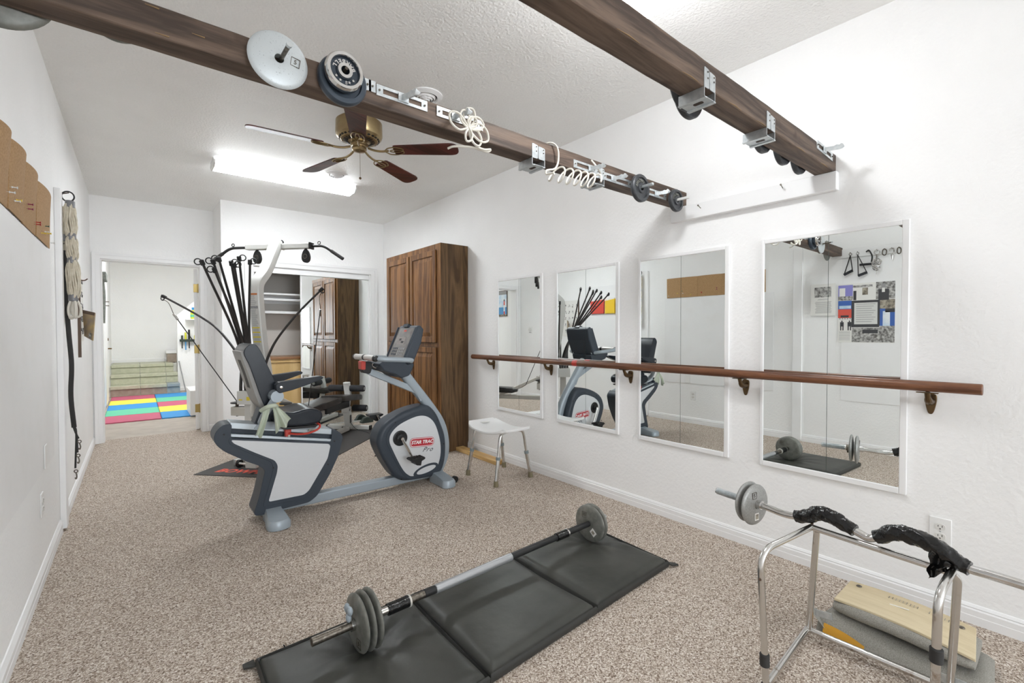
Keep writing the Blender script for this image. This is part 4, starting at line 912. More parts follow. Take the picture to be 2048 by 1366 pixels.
for s in (-1, 1):
    y = BY + s * .235
    MB().py(f2([(.650, .885), (.672, .900), (.915, .924), (.932, .914), (.925, .903), (.840, .874), (.745, .846), (.672, .832), (.655, .850)], .008, 3), y - .028, y + .028).build('armrest', 'seatvinyl', t, bevel=.008, seg=3)
    MB().box((.67, y - .02, .895), (.68, y + .02, .90)).build('armrest_strip', 'grip', t)
    MB().lathe([(.010, 0), (.008, .004), (0, .005)], (.682, y + s * .028, .868), (0, s, 0), 12).build('armrest_bolt', 'chrome', t)
    MB().cyl((.662, y - s * .075, .812), (.662, y + s * .018, .812), .036, 20).build('arm_pivot', 'bikeblue', t)
    MB().tube(catmull([(.655, y - s * .01, .80), (.628, y - s * .03, .745), (.605, y - s * .07, .69), (.60, y - s * .13, .64)], 5), .0215, 12).build('arm_tube', 'gymcream' if s > 0 else 'bikeblue', t)
P = catmull([(.745, BY - .105, .553), (.80, BY - .150, .546), (.860, BY - .175, .549), (.920, BY - .170, .566), (.938, BY - .15, .588), (.915, BY - .11, .606), (.88, BY - .09, .612)], 6)
MB().tube(P, .0068, 10).build('release_lever', 'red', t)
MB().py(f2([(.735, .532), (.765, .532), (.772, .575), (.735, .578)], .006), BY - .118, BY - .085).build('lever_base', 'red', t, bevel=.003)
for x, z in ((.59, .588), (.69, .575), (.755, .536)): MB().cyl((x, BY - .081, z), (x, BY - .125 if z < .54 else BY - .092, z), .008, 10).build('pivot_bolt', 'chrome', t)

# green cloth tied over the arm tube
def lobe(pts_top, pts_bot, nu, folds, amp, dep):
    def fn(u, v_):
        a = V(pts_top[0]).lerp(V(pts_top[1]), u); b = V(pts_bot[0]).lerp(V(pts_bot[1]), u)
        p = a.lerp(b, v_); k = math.sin(u * PI * folds) * amp * v_
        return p + V((0, -k - dep * math.sin(v_ * PI), .012 * math.sin(u * 7) * v_))
    return fn
t = thing('tied_cloth', 'sage green cloth tied around the arm support of the exercise bike', 'cloth', (.62, 3.05, .75))
yy = 3.045
MB().grid(14, 10, lobe([(.588, yy + .03, .752), (.622, yy + .02, .745)], [(.536, yy, .592), (.572, yy - .004, .588)], 14, 3, .018, .014), (0, .003, 0)).build('hanging_tail', 'towel', t, smooth=60)
MB().grid(18, 12, lobe([(.632, yy + .02, .762), (.648, yy + .01, .768)], [(.645, yy, .590), (.728, yy - .015, .668)], 18, 4, .022, .018), (0, .003, 0)).build('hanging_tail', 'towel', t, smooth=60)
MB().tube(catmull([(.575, yy + .035, .735), (.60, yy - .012, .760), (.635, yy - .018, .765), (.655, yy + .02, .755)], 5), [.013] * 16, 10).build('knot', 'towel', t)

# ================================================================ HOME GYM ON ITS FLOOR MAT
GA = math.radians(43.5)
ga, gb, GO = V((math.cos(GA), math.sin(GA), 0)), V((math.sin(GA), -math.cos(GA), 0)), V((.674, 4.371, 0))
def G(u, v_, z): return GO + ga * u + gb * v_ + V((0, 0, z))
t = thing('exercise_mat', 'dark rubber mat with red lettering under the home gym', 'floor mat', G(.97, 0, 0))
MB().add([G(u, v_, z) for z in (.0005, .006) for u, v_ in ((0, -.453), (1.95, -.453), (1.95, .453), (0, .453))], [(0, 1, 2, 3), (4, 7, 6, 5), (0, 4, 5, 1), (1, 5, 6, 2), (2, 6, 7, 3), (3, 7, 4, 0)]).build('sheet', 'gymmat', t)
mb = write(MB(), 'BOWFLEX', .125, G(.125, -.045, .0066), gb, ga, .0004, shear=.18, bold=.004, spacing=1.02)
stuff(mb.build('red_lettering', 'matred', t, smooth=0))

t = thing('home_gym', 'grey rod-resistance home gym with black bench standing on the dark mat', 'exercise machine', G(.9, 0, 0)); HG = t
def gbox(u0, u1, v0, v1, z0, z1, m, nm, par=None, bev=.004):
    u0, u1 = sorted((u0, u1)); v0, v1 = sorted((v0, v1))
    return MB().obox(G((u0 + u1) / 2, (v0 + v1) / 2, (z0 + z1) / 2), ga * (u1 - u0) / 2, gb * (v1 - v0) / 2, (0, 0, (z1 - z0) / 2)).build(nm, m, par or HG, bevel=bev)
def gt(pts, r_, m, nm, par=None, n=10, sm=0, **k):
    P = [G(*p) for p in pts]
    return MB().tube(catmull(P, sm) if sm else P, r_, n, **k).build(nm, m, par or HG, smooth=40)
gbox(.29, 1.80, -.035, .035, .012, .055, 'gymwhite', 'base_rail')
gbox(.265, .325, -.28, .28, .014, .064, 'gymwhite', 'rear_foot')
for s in (-1, 1):
    c_ = gbox(.260, .330, s * .278, s * .292, .010, .068, 'steel', 'foot_cap')
gt([(.235, -.20, .042), (.235, -.225, .042)], .034, 'blackplastic', 'transport_roller', n=16)
gt([(.235, -.235, .045), (.20, -.16, .05), (.21, -.06, .045)], .009, 'gymwhite', 'roller_strut')
# tower
cen = [(.30, .06), (.27, .40), (.245, .70), (.226, .875), (.178, 1.095), (.138, 1.395), (.128, 1.522), (.143, 1.626), (.262, 1.752), (.442, 2.005), (.470, 2.024)]
PV = .048
sec = [(.048, .030), (.048, -.030), (.040, -.036), (-.040, -.036), (-.048, -.030), (-.048, .030), (-.040, .036), (.040, .036)]
MB().tube(catmull([G(u, PV - .028 * max(0, z - 1.7) / .3, z) for u, z in cen], 6), 1., sec=sec, up=tuple(gb)).build('tower_post', 'gymwhite', HG, smooth=30)
def post(z):
    for (u0, z0), (u1, z1) in zip(cen, cen[1:]):
        if z0 <= z <= z1: return u0 + (u1 - u0) * (z - z0) / (z1 - z0)
def label(z0, z1, m, nm, w_=.034, off=.0375):
    return MB().add([G(post(z) - off - d, PV + v_, z) for d in (0, .0008) for z in (z0, z1) for v_ in (-w_, w_)], [(0, 1, 3, 2), (4, 6, 7, 5), (0, 4, 5, 1), (1, 5, 7, 3), (3, 7, 6, 2), (2, 6, 4, 0)]).build(nm, m, HG, smooth=0)
label(1.10, 1.535, 'labelwhite', 'instruction_label', .034, .0372)
label(1.520, 1.535, 'labelorange', 'label_header', .034, .0382)
label(1.408, 1.426, 'ink', 'warning_header', .034, .0382)
mb = write(MB(), 'WARNING', .014, G(post(1.417) - .0394, PV, 1.417), gb, (0, 0, 1), .0002); stuff(mb.build('warning_lettering', 'logowhite', HG, smooth=0))
mb = MB(); rr = random.Random(4); z = 1.512
while z > 1.25:
    if not 1.40 < z < 1.432:
        wl = rr.uniform(.018, .029); mb.add([G(post(q) - .0384 - d, PV + v_, q) for d in (0, .0003) for q in (z, z + .0035) for v_ in (-.030, -.030 + wl * 2)], [(0, 1, 3, 2), (4, 6, 7, 5)])
    z -= .0085
for z0 in (1.245, 1.205, 1.165, 1.125):
    for k in range(3):
        z = z0 - .014 - k * .008; mb.add([G(post(q) - .0384 - d, PV + v_, q) for d in (0, .0003) for q in (z, z + .003) for v_ in (-.030, .024)], [(0, 1, 3, 2), (4, 6, 7, 5)])
stuff(mb.build('label_text_lines', 'labelgrey', HG, smooth=0))
for z0 in (1.245, 1.205, 1.165, 1.125): label(z0 - .006, z0 + .004, 'labelyellow', 'caution_strip', .034, .0383)
MB().cyl(G(post(1.03) - .034, PV, 1.03), G(post(1.03) - .041, PV, 1.03), .014, 16).build('plug', 'blackplastic', HG)
# crossbar and lat bar
gbox(.450, .510, -.30, -.048, 1.972, 2.020, 'gymwhite', 'crossbar', bev=.006); gbox(.450, .510, .048, .335, 1.972, 2.020, 'gymwhite', 'crossbar', bev=.006)
gbox(.445, .515, .335, .352, 1.966, 2.026, 'blackplastic', 'crossbar_clamp'); gbox(.445, .515, .045, .060, 1.968, 2.024, 'gymcream', 'crossbar_collar')
for s in (-1, 1):
    y0 = -.30 if s < 0 else .352
    P = [(.48, y0, 1.995), (.48, s * .445, 1.995), (.475, s * .49, 1.978), (.47, s * .65, 1.872)]
    g = MB().tube(fillet([G(*p) for p in P], .05, 5), .0125, 10).build('lat_bar', 'blackplastic', HG)
    MB().tube([G(.473, s * .54, 1.945), G(.469, s * .655, 1.869)], .0155, 10).build('foam_grip', 'blackrubber', g)
    MB().torus(G(.48, s * .43 - .01, 2.022), tuple(ga), .013, .0042, 16, 6).build('bar_ring', 'blackplastic', g)
    vv = -.195 if s < 0 else .29
    el = [(vv + .036 * math.sin(a) * (1.0 - .25 * math.cos(a)), 1.905 + .062 * math.cos(a)) for a in [k * 2 * PI / 24 for k in range(24)]]
    pk = MB().prism(el, lambda p: G(.465, p[0], p[1]), lambda p: G(.500, p[0], p[1])).build('pulley_cover', 'blackplastic', HG, bevel=.004)
    MB().torus(G(.464, vv, 1.90), tuple(ga), .020, .003, 20, 6).build('pulley_rim', 'darksteel', pk)
    MB().cyl(G(.48, vv, 1.96), G(.48, vv, 1.975), .012, 10).build('swivel', 'blackplastic', pk)
# rod boxes and lower arms
gbox(.03, .20, -.070, .160, .600, .712, 'gymwhite', 'rod_box'); gbox(.08, .16, -.04, .06, .05, .60, 'gymwhite', 'rod_box_strut')
for k in range(3): gbox(.0285, .030, -.05 + k * .07, -.02 + k * .07, .635, .645 + .02 * (k % 2), 'labelyellow', 'caution_label', bev=0)
for s in (-1, 1):
    r1 = .43 if s < 0 else .14
    a = gbox(.405, .475, s * .03, s * r1, .430, .512, 'gymcream', 'lower_arm', bev=.006)
    gbox(.41, .47, s * .05, s * (r1 - .025), .5122, .5132, 'blackplastic', 'arm_slot', par=a, bev=0)
    rp = r1 - .04
    MB().cyl(G(.44, s * rp, .431), G(.44, s * rp, .421), .010, 10).build('arm_bolt', 'blackplastic', a)
    MB().lathe([(.052, -.006), (.056, 0), (.052, .006), (.02, .011), (0, .012)], G(.44, s * rp, .548), (0, 0, 1), 24).build('pulley_wheel', 'blackplastic', a)
    MB().cyl(G(.44, s * rp, .512), G(.44, s * rp, .549), .014, 10).build('pulley_post', 'darksteel', a)
def rod(base, tip, r0=.0125, r1=.0085, bow=.03, ring=True, ctrl=None, lp=1):
    b, e = V(base), V(tip)
    P = [base] + (ctrl or [tuple(b.lerp(e, .5) + V((-bow, 0, .01)))]) + [tip]
    pts = catmull([G(*p) for p in P], 8); n = len(pts)
    o = MB().tube(pts, [r0 + (r1 - r0) * i / (n - 1) for i in range(n)], 8).build('power_rod', 'rod', HG)
    d = (pts[-1] - pts[-3]).normalized()
    MB().bar(pts[-1] - d * .035, pts[-1] + d * .006, .024, .024, tuple(gb)).build('rod_cap', 'blackplastic', o, bevel=.003)
    if ring: MB().torus(pts[-1] + V((.775, -.632, .0)) * .028 * lp - d * .006, (-.22, -.93, -.1), .0215, .0042, 20, 6).build('cable_ring', 'blackplastic', o)
    return pts
for k, (bv, mv, tip, lp) in enumerate(((-.090, -.047, (-.49, .078, 1.716), -1), (-.070, -.024, (-.39, .081, 1.738), -1), (-.050, -.006, (-.33, .080, 1.766), -1), (-.080, .006, (-.39, .092, 1.675), -1),
                                       (-.030, .018, (-.277, .140, 1.743), 1), (-.010, .032, (-.274, .162, 1.728), 1), (.010, .046, (-.23, .170, 1.784), 1), (.030, .058, (-.11, .172, 1.776), 1))):
    rod((.06 + .035 * (k % 4), bv + .035, .70), tip, lp=lp, ctrl=[(.03, mv, 1.099)])
lt = rod((.15, -.055, .665), (.15, -.865, 1.526), ctrl=[(.15, -.083, .88), (.15, -.128, .987), (.15, -.314, 1.212), (.15, -.503, 1.343)], ring=False)
rt = rod((.15, .10, .665), (.18, .619, 1.574), ctrl=[(.18, .073, .857), (.18, .131, 1.03), (.18, .226, 1.181), (.18, .413, 1.386)], ring=False)
def cable(tip, s, end):
    a = V(tip); o = MB().torus(a + V((0, 0, -.022)), tuple(ga), .016, .004, 16, 6).build('rod_hook', 'blackplastic', HG)
    e = V(end); h = a + (e - a) * .14 + V((0, 0, -.02))
    MB().tube(catmull([a + V((0, 0, -.03)), a + (e - a) * .05 + V((0, 0, -.012)) + gb * .02 * s, h], 5), .003, 6).build('snap_wire', 'darksteel', o)
    k = MB().bar(h, h + (e - a) * .055, .016, .020).build('snap_clip', 'chrome', o, bevel=.003)
    MB().tube([h, e], .0042, 6).build('cable', 'blackplastic', o)
cable(lt[-1], 1, G(.44, -.39, .560)); cable(rt[-1], -1, G(.62, .215, .50))
gt([(.44, -.34, .548), (.44, -.29, .575), (.42, -.23, .60)], .007, 'chrome', 'arm_snap_hook', sm=4)
gt([(.62, .215, .50), (.70, .20, .455), (.80, .12, .43)], .005, 'chrome', 'bench_snap_hook', sm=4)
# bench: seat rail, pads, leg station
MB().bar(G(.40, 0, .30), G(1.78, 0, .335), .05, .055).build('seat_rail', 'gymcream', HG, bevel=.006)
MB().bar(G(.36, .055, .62), G(.98, .045, .345), .030, .038).build('incline_strut', 'gymcream', HG, bevel=.005)
def pad(pts, w0, w1, m, nm, th=.055):
    (u0, z0), (u1, z1) = pts; n = 10; vs = []
    prof = [(-1, .25), (-.97, .0), (-.85, -.0), (.85, 0), (.97, 0), (1, .25), (1, .75), (.96, 1), (.5, 1.06), (-.5, 1.06), (-.96, 1), (-1, .75)]
    for i in range(n + 1):
        f = i / n; wd = (w0 + (w1 - w0) * f) * (1 - .22 * max(0, abs(f * 2 - 1) - .8) * 5); hs = th * (1 - .35 * max(0, abs(f * 2 - 1) - .85) / .15)
        vs += [G(u0 + (u1 - u0) * f, a * wd, z0 + (z1 - z0) * f - hs + b * hs) for a, b in prof]
    k = len(prof)
    fs = [(i * k + j, i * k + (j + 1) % k, (i + 1) * k + (j + 1) % k, (i + 1) * k + j) for i in range(n) for j in range(k)] + [list(range(k))[::-1], list(range(n * k, n * k + k))]
    return MB().add(vs, fs).build(nm, m, HG, smooth=50)
pad(((.74, .432), (1.50, .470)), .105, .135, 'benchvinyl', 'back_pad', .062)
pad(((1.40, .482), (1.96, .430)), .135, .150, 'benchvinyl', 'seat_pad', .060)
MB().tube(catmull([G(.90, .108, .436), G(1.0, .128, .450), G(1.09, .126, .452), G(1.04, .118, .452), G(.92, .106, .440)], 5, True), .007, 8, closed=True).build('pad_handle', 'blackplastic', HG)
gbox(1.25, 1.78, -.05, .05, .30, .385, 'blackplastic', 'seat_slide', bev=.01)
sec2 = [(.042, .026), (.042, -.026), (-.042, -.026), (-.042, .026)]
MB().tube([G(1.86, 0, .03), G(1.80, 0, .24), G(1.79, 0, .30)], 1., sec=sec2, up=tuple(gb)).build('leg_upright', 'gymwhite', HG, bevel=.005)
MB().prism(f2([(1.765, .225), (1.850, .225), (1.850, .300), (1.765, .300)], .02), lambda p: G(p[0], -.055, p[1]), lambda p: G(p[0], .035, p[1])).build('pivot_head', 'gymwhite', HG, bevel=.006)
MB().cyl(G(1.79, .03, .262), G(1.79, .042, .262), .014, 12).build('pivot_plug', 'blackplastic', HG)
MB().prism(f2([(1.79, .10), (1.83, .10), (1.83, .20), (1.79, .20)], .012), lambda p: G(p[0] + .0, .042, p[1]), lambda p: G(p[0], .044, p[1])).build('cable_slot', 'blackplastic', HG)
MB().tube([G(1.79, 0, .29), G(1.83, 0, .45), G(1.80, 0, .585)], 1., sec=[(.036, .024), (.036, -.024), (-.036, -.024), (-.036, .024)], up=tuple(gb)).build('leg_lever', 'gymwhite', HG, bevel=.005)
gbox(1.77, 1.83, -.035, .035, .575, .60, 'gymwhite', 'lever_cap', bev=.008)
for z, u in ((.525, 1.80), (.276, 1.865)):
    for s in (-1, 1):
        o = MB().lathe([(.02, 0), (.036, .004), (.040, .016), (.040, .165), (.036, .178), (.018, .180)], G(u, s * .045, z), tuple(gb * s), 20).build('foam_roller', 'blackfoam', HG, smooth=50)
        MB().cyl(G(u, s * .22, z), G(u, s * .229, z), .020, 16).build('roller_cap', 'labelgrey', o)
MB().obox(G(1.89, -.02, .0325), gb * .27, ga * .026, (0, 0, .025)).build('front_foot', 'gymwhite', HG, bevel=.006)
for s in (-1, 1): MB().obox(G(1.89, -.02 + s * .279, .034), gb * .010, ga * .028, (0, 0, .0265)).build('foot_cap', 'blackplastic', HG, bevel=.004)
for v_ in (-.09, .03): MB().cyl(G(1.863, v_, .032), G(1.858, v_, .032), .010, 10).build('foot_bolt', 'blackplastic', HG)
gt([(1.80, .05, .10), (1.80, .12, .03), (1.72, .30, .012), (1.55, .42, .012)], .003, 'blackplastic', 'loose_cable', sm=6)

# ================================================================ FOLDING MAT AND BARBELL
t = thing('folding_mat', 'black vinyl three-panel folding exercise mat under the straight barbell', 'exercise mat', (1.2, 1.55, 0))
mc = [((.305, 1.205), (.915, 1.245), (.925, 1.862), (.318, 1.845)), ((.922, 1.246), (1.505, 1.276), (1.500, 1.880), (.932, 1.863)), ((1.512, 1.277), (2.092, 1.303), (2.112, 1.905), (1.507, 1.881))]
DENT = [(.66, 1.66, .15, .030), (1.965, 1.715, .14, .026)]
for k, q in enumerate(mc):
    a, b, c_, d_ = [V((p[0], p[1], 0)) for p in q]; N1, N2 = 40, 40
    def top(i, j):
        p = a.lerp(b, i).lerp(d_.lerp(c_, i), j)
        e = min(i, 1 - i) * .6; f = min(j, 1 - j) * .6; m_ = min(e, f); h = .046 * (1 - math.exp(-m_ / .012)) + .004 * math.sin(p.x * 9 + k) * math.sin(p.y * 11)
        h = max(h, .012)
        for dx, dy, R, dp in DENT:
            r2 = math.hypot(p.x - dx, p.y - dy); an = math.atan2(p.y - dy, p.x - dx)
            h -= dp * math.exp(-(r2 / R) ** 2 * 2.2) * (1 + .22 * math.sin(an * 7) * min(1, r2 / .08))
            h += .0030 * math.sin(an * 11 + 1) * math.exp(-((r2 - .14) / .10) ** 2)
        return (p.x, p.y, max(h, .008))
    o = MB().grid(N1, N2, top).build('mat_panel', 'vinyl', t, smooth=70)
    def low(i, j):
        p = a.lerp(b, i).lerp(d_.lerp(c_, i), j); return (p.x, p.y, .002)
    mb = MB()
    ring = [a.lerp(b, s / 20) for s in range(20)] + [b.lerp(c_, s / 20) for s in range(20)] + [c_.lerp(d_, s / 20) for s in range(20)] + [d_.lerp(a, s / 20) for s in range(20)]
    cen_ = (a + b + c_ + d_) / 4; vs = []
    for z, g in ((.001, -.002), (.010, .003), (.026, .004), (.034, -.004), (.018, -.014)): vs += [p + (p - cen_).normalized() * g + V((0, 0, z)) for p in ring]
    n = len(ring); mb.add(vs, [(r_ * n + i, r_ * n + (i + 1) % n, (r_ + 1) * n + (i + 1) % n, (r_ + 1) * n + i) for r_ in range(4) for i in range(n)])
    mb.build('edge_binding', 'vinyledge', o, smooth=60)
for p, s in (((.315, 1.845), (-.035, .02)), ((2.095, 1.300), (.045, -.012)), ((.42, 1.855), (.0, .035))):
    MB().add([(p[0], p[1] - .015, .012), (p[0] + s[0], p[1] + s[1] - .012, .004), (p[0] + s[0], p[1] + s[1] + .012, .006), (p[0], p[1] + .02, .016), (p[0], p[1] - .015, .016), (p[0] + s[0], p[1] + s[1] - .012, .010), (p[0] + s[0], p[1] + s[1] + .012, .011), (p[0], p[1] + .02, .021)],
             [(0, 1, 2, 3), (4, 7, 6, 5), (0, 4, 5, 1), (1, 5, 6, 2), (2, 6, 7, 3), (3, 7, 4, 0)]).build('corner_tab', 'vinyledge', t)
MB().cyl((1.19, 1.60, .045), (1.19, 1.60, .0475), .006, 8).build('air_eyelet', 'darksteel', t)

BA, BB = V((.455, 1.657, .131)), V((2.10, 1.722, .128)); bd = (BB - BA).normalized()
def bp_(x): return BA + bd * ((x - BA.x) / bd.x)
t = thing('barbell', 'straight barbell lying along the black folding mat', 'barbell', bp_(1.2))
def seg(x0, x1, r_, m, nm): return MB().tube([bp_(x0), bp_(x1)], r_, 16).build(nm, m, t, bevel=.0015, bang=60)
seg(.455, .90, .0150, 'darksteel', 'bar_sleeve'); seg(.90, 1.95, .0158, 'blackplastic', 'bar'); seg(1.76, 2.10, .0145, 'chrome', 'bar_sleeve')
seg(.700, .745, .0158, 'chrome', 'inner_collar'); seg(.738, .828, .0225, 'tape', 'tape_wrap'); seg(.826, .834, .0242, 'gymcream', 'tape_edge')
seg(.952, 1.372, .0188, 'silvertape', 'silver_grip_tape'); seg(1.687, 1.772, .0212, 'tape', 'tape_wrap'); seg(1.766, 1.776, .0225, 'chrome', 'tape_edge')
kn = MB().cyl(bp_(.592), bp_(.606), .022, 16).build('collar', 'chrome', t)
kc = bp_(.592) + V((-.002, .0, .052))
MB().cyl(bp_(.596) + V((0, 0, .015)), kc, .006, 8).build('collar_screw', 'chrome', kn)
for a in (.5, 2.6, 4.7): MB().ball(kc + V((-.004, math.cos(a) * .017, math.sin(a) * .020)), .010, .015, .017, 12, 8).build('knob_lobe', 'bikeblue', kn)
for k, (x, r_, lb, em) in enumerate(((.619, .104, 'outermost grey plate on the left end of the straight barbell', ('5', .35, -.55)), (.645, .107, 'middle grey plate on the left end of the straight barbell', None), (.671, .107, 'innermost grey plate on the left end of the straight barbell', ('10', .45, .45)))):
    plate(bp_(x), bd * (-1 if k == 0 else 1), r_, .0245, 'ironold', lb, 'grey plates on the straight barbell', emb=em, hole=.0155)
for k, (x, lb, em) in enumerate(((1.962, 'inner grey plate on the right end of the straight barbell', ('10', -.30, .42)), (1.990, 'outer grey plate on the right end of the straight barbell', None))):
    p = plate(bp_(x), -bd, .102, .026, 'ironold', lb, 'grey plates on the straight barbell', emb=em, hole=.015)
    if k == 0:
        q = bp_(x) - bd * .0125 + V((0, -.034, -.040)); MB().obox(q, bd * .0008, V((0, .014, .012)), V((0, -.010, .012))).build('price_sticker', 'paper', p); MB().obox(q - bd * .0012, bd * .0005, V((0, .007, .006)), V((0, -.005, .006))).build('sticker_print', 'inktan', p)

# ================================================================ CURL BAR ON THE CHROME FRAME
t = thing('chrome_stand', 'worn chrome tube frame standing before the mirrors, holding the curl bar', 'stand', (1.9, .45, 0))
fr = .0108
def ct(pts, nm='tube', r_=fr, m='oldchrome', rad=.06, par=None): return MB().tube(fillet(pts, rad, 7), r_, 14).build(nm, m, par or t, smooth=60)
ct([(1.614, .640, .004), (1.612, .662, .465), (1.905, .605, .487)], 'front_leg', rad=.07)
ct([(1.715, .240, .004), (1.700, .232, .475), (1.842, .222, .503)], 'front_leg', rad=.055)
ct([(1.905, .596, .487), (1.925, .594, .470), (2.030, .650, .032)], 'rear_leg', rad=.03)
ct([(1.842, .222, .492), (1.858, .212, .474), (2.040, .246, .032)], 'rear_leg', rad=.03)
ct([(1.905, .602, .486), (1.842, .225, .494)], 'top_rail')
ct([(1.616, .640, .022), (2.045, .655, .036)], 'floor_rail', rad=.01)
ct([(1.720, .242, .022), (2.052, .248, .036)], 'floor_rail', rad=.01)
ct([(2.030, .648, .034), (2.040, .248, .034)], 'rear_floor_rail')
for p, q in (((1.6135, .645, .085), (1.6135, .646, .125)), ((1.7055, .2345, .285), (1.704, .2342, .325))): MB().tube([p, q], .0155, 14).build('height_sleeve', 'blackrubber', t, bevel=.002)
for x, y in ((1.614, .640), (1.715, .240)): MB().lathe([(.017, 0), (.017, .02), (.013, .03)], (x, y, 0), n=14).build('rubber_tip', 'blackrubber', t)
MB().obox((2.025, .600, .118), (.004, .030, -.006), (.0015, 0, 0), (0, .002, .012)).build('joint_plate', 'steel', t)
MB().obox((2.03, .235, .07), (.004, .030, -.004), (.0015, 0, 0), (0, .002, .014)).build('joint_plate', 'steel', t)
for p in ((1.603, .658, .375), (1.905, .603, .4985)): MB().lathe([(.005, 0), (.005, .002), (.003, .003)], p, (-.9, -.4, .1) if p[0] < 1.8 else (0, 0, 1), 10).build('rust_hole', 'plaqueedge', t)
def EB(y, z, dx=0): return V((1.923 + .187 * (y - .663) + dx, y, z))
t = thing('curl_bar', 'zigzag chrome curl bar resting across the top of the chrome stand', 'curl bar', EB(.5, .52))
path = catmull([EB(*q) for q in ((.80, .500), (.755, .499), (.715, .497), (.680, .500), (.655, .507), (.620, .520), (.590, .540), (.565, .546), (.53, .543), (.49, .530), (.45, .518), (.425, .515), (.39, .538), (.36, .560), (.325, .566), (.285, .564), (.25, .553), (.215, .533), (.185, .524), (.14, .526), (.05, .529), (-.08, .531))], 4)
MB().tube(path, .0128, 14).build('bar', 'chrome', t)
MB().tube([EB(1.0, .498), EB(.80, .500)], .0122, 14).build('threaded_end', 'chrome', t)
mb = MB()
hel = [EB(.998 - .115 * i / 320, .498) + V((.187 * math.cos(i * PI / 4) * 0, 0, 0)) + V((math.cos(i * PI / 4), .0, math.sin(i * PI / 4))) * .0132 for i in range(321)]
mb.tube(hel, .0017, 4); mb.build('screw_thread', 'steel', t, smooth=60)
MB().cyl(EB(.878, .499), EB(.862, .499), .018, 16).build('collar', 'darksteel', t); MB().cyl(EB(.870, .487), EB(.870, .470), .005, 8).build('collar_screw', 'darksteel', t)
MB().cyl(EB(.815, .500), EB(.795, .500), .0175, 18).build('inner_collar', 'chrome', t)
for ya, yb, nm in ((.662, .462, 'wrap'), (.412, .178, 'wrap')):
    P = [p for p in path if yb <= p.y <= ya]; rr = random.Random(int(ya * 100)); n = len(P)
    C_ = catmull(P, 4); nC = len(C_); nA = 28; vs = []
    ph = [rr.uniform(0, 6.28) for _ in range(8)]
    for k, c in enumerate(C_):
        tg = (C_[min(k + 1, nC - 1)] - C_[max(k - 1, 0)]).normalized(); u_ = tg.cross(V((1, 0, 0))).normalized(); w2 = tg.cross(u_)
        f_ = k / (nC - 1); R_ = .0205 + .0045 * math.sin(PI * min(1, f_ * 1.05)) ** .6
        for q in range(nA):
            a_ = 2 * PI * q / nA; d_ = R_ * (1 + .07 * math.sin(3 * a_ + f_ * 17 + ph[0]) * math.sin(f_ * 23 + ph[1]) + .05 * math.sin(5 * a_ - f_ * 31 + ph[2]) + rr.uniform(-.045, .045))
            vs.append(c + (u_ * math.cos(a_) + w2 * math.sin(a_)) * d_)
    MB().add(vs, [(i * nA + k, i * nA + (k + 1) % nA, (i + 1) * nA + (k + 1) % nA, (i + 1) * nA + k) for i in range(nC - 1) for k in range(nA)] + [list(range(nA))[::-1], list(range((nC - 1) * nA, nC * nA))]).build('plastic_wrap', 'tape', t, smooth=60)
def rag(u, v_):
    p = EB(.268, .548).lerp(EB(.215, .528), u); q = EB(.275, .470).lerp(EB(.235, .500), u)
    r_ = p.lerp(q, v_); return r_ + V((-.022 - .010 * math.sin(u * 9 + v_ * 4), .004 * math.sin(v_ * 12), -.012 * v_ * (1 - u)))
MB().grid(10, 10, rag, (.003, 0, 0)).build('torn_wrap_flap', 'tape', t, smooth=70)
ezd = (EB(0, .5) - EB(1, .5)).normalized()
p = plate(EB(.826, .494), ezd, .083, .026, 'ironsilver', 'inner silver plate on the curl bar, carrying a small sticker', 'silver plates on the curl bar', emb=('5', -.20, .50), hole=.0135)
ex_ = ezd.cross(V((0, 0, 1))).normalized(); q = EB(.826, .494) + ezd * .0117 + ex_ * .002 + V((0, 0, -.046))
MB().obox(q, ezd * .0008, ex_ * .0125, (0, 0, .0145)).build('price_sticker', 'paper', p); MB().obox(q + ezd * .001, ezd * .0006, ex_ * .009, (0, 0, .010)).build('sticker_print', 'inktan', p)
plate(EB(.853, .499), ezd, .082, .024, 'ironsilver', 'outer silver plate on the curl bar, next to the thread', 'silver plates on the curl bar', hole=.0135)

# cushions under the stand
t = thing('board_cushion', 'upside-down grey seat cushion showing its raw plywood base, on the pile', 'cushion', (2.2, .4, .1))
def bc(i, j, z, g=0): 
    p = V((2.118, .592, 0)).lerp(V((2.125, .196, 0)), i); q = V((2.300, .585, 0)).lerp(V((2.332, .215, 0)), i)
    r_ = p.lerp(q, j); return (r_.x, r_.y, z + .008 + .012 * math.sin(i * PI) + .012 * (1 - i) - .018 * i + .01 * j)
MB().grid(14, 6, lambda i, j: bc(i, j, .122), (0, 0, .010)).build('plywood_base', 'ply', t, bevel=.002)
def pf(i, j):
    a = j * 2 * PI; c_ = V(bc(i, .5, .095)); w_ = .112 * (1 - .15 * abs(i * 2 - 1) ** 4); cx_ = math.copysign(abs(math.cos(a)) ** .55, math.cos(a)); sz = math.copysign(abs(math.sin(a)) ** .75, math.sin(a))
    return (c_.x + cx_ * w_, c_.y + (i - .5) * -.012, c_.z + sz * .033 * (1 - .35 * abs(i * 2 - 1) ** 6))
mb = MB().grid(18, 24, lambda i, j: pf(i, j)); o = len(mb.v)
mb.f += [[j * 19 for j in range(24)], [j * 19 + 18 for j in range(24)][::-1]]; mb.m += [0, 0]
mb.build('upholstery', 'greyfabric', t, smooth=70)
for i, j, dy in ((.10, .84, .0), (.9, .78, 0)):
    q = V(bc(i, j, .133)); MB().lathe([(.010, 0), (.008, .003), (0, .004)], q, (0, 0, 1), 12).build('staple_plate', 'darksteel', t)
mb = MB()
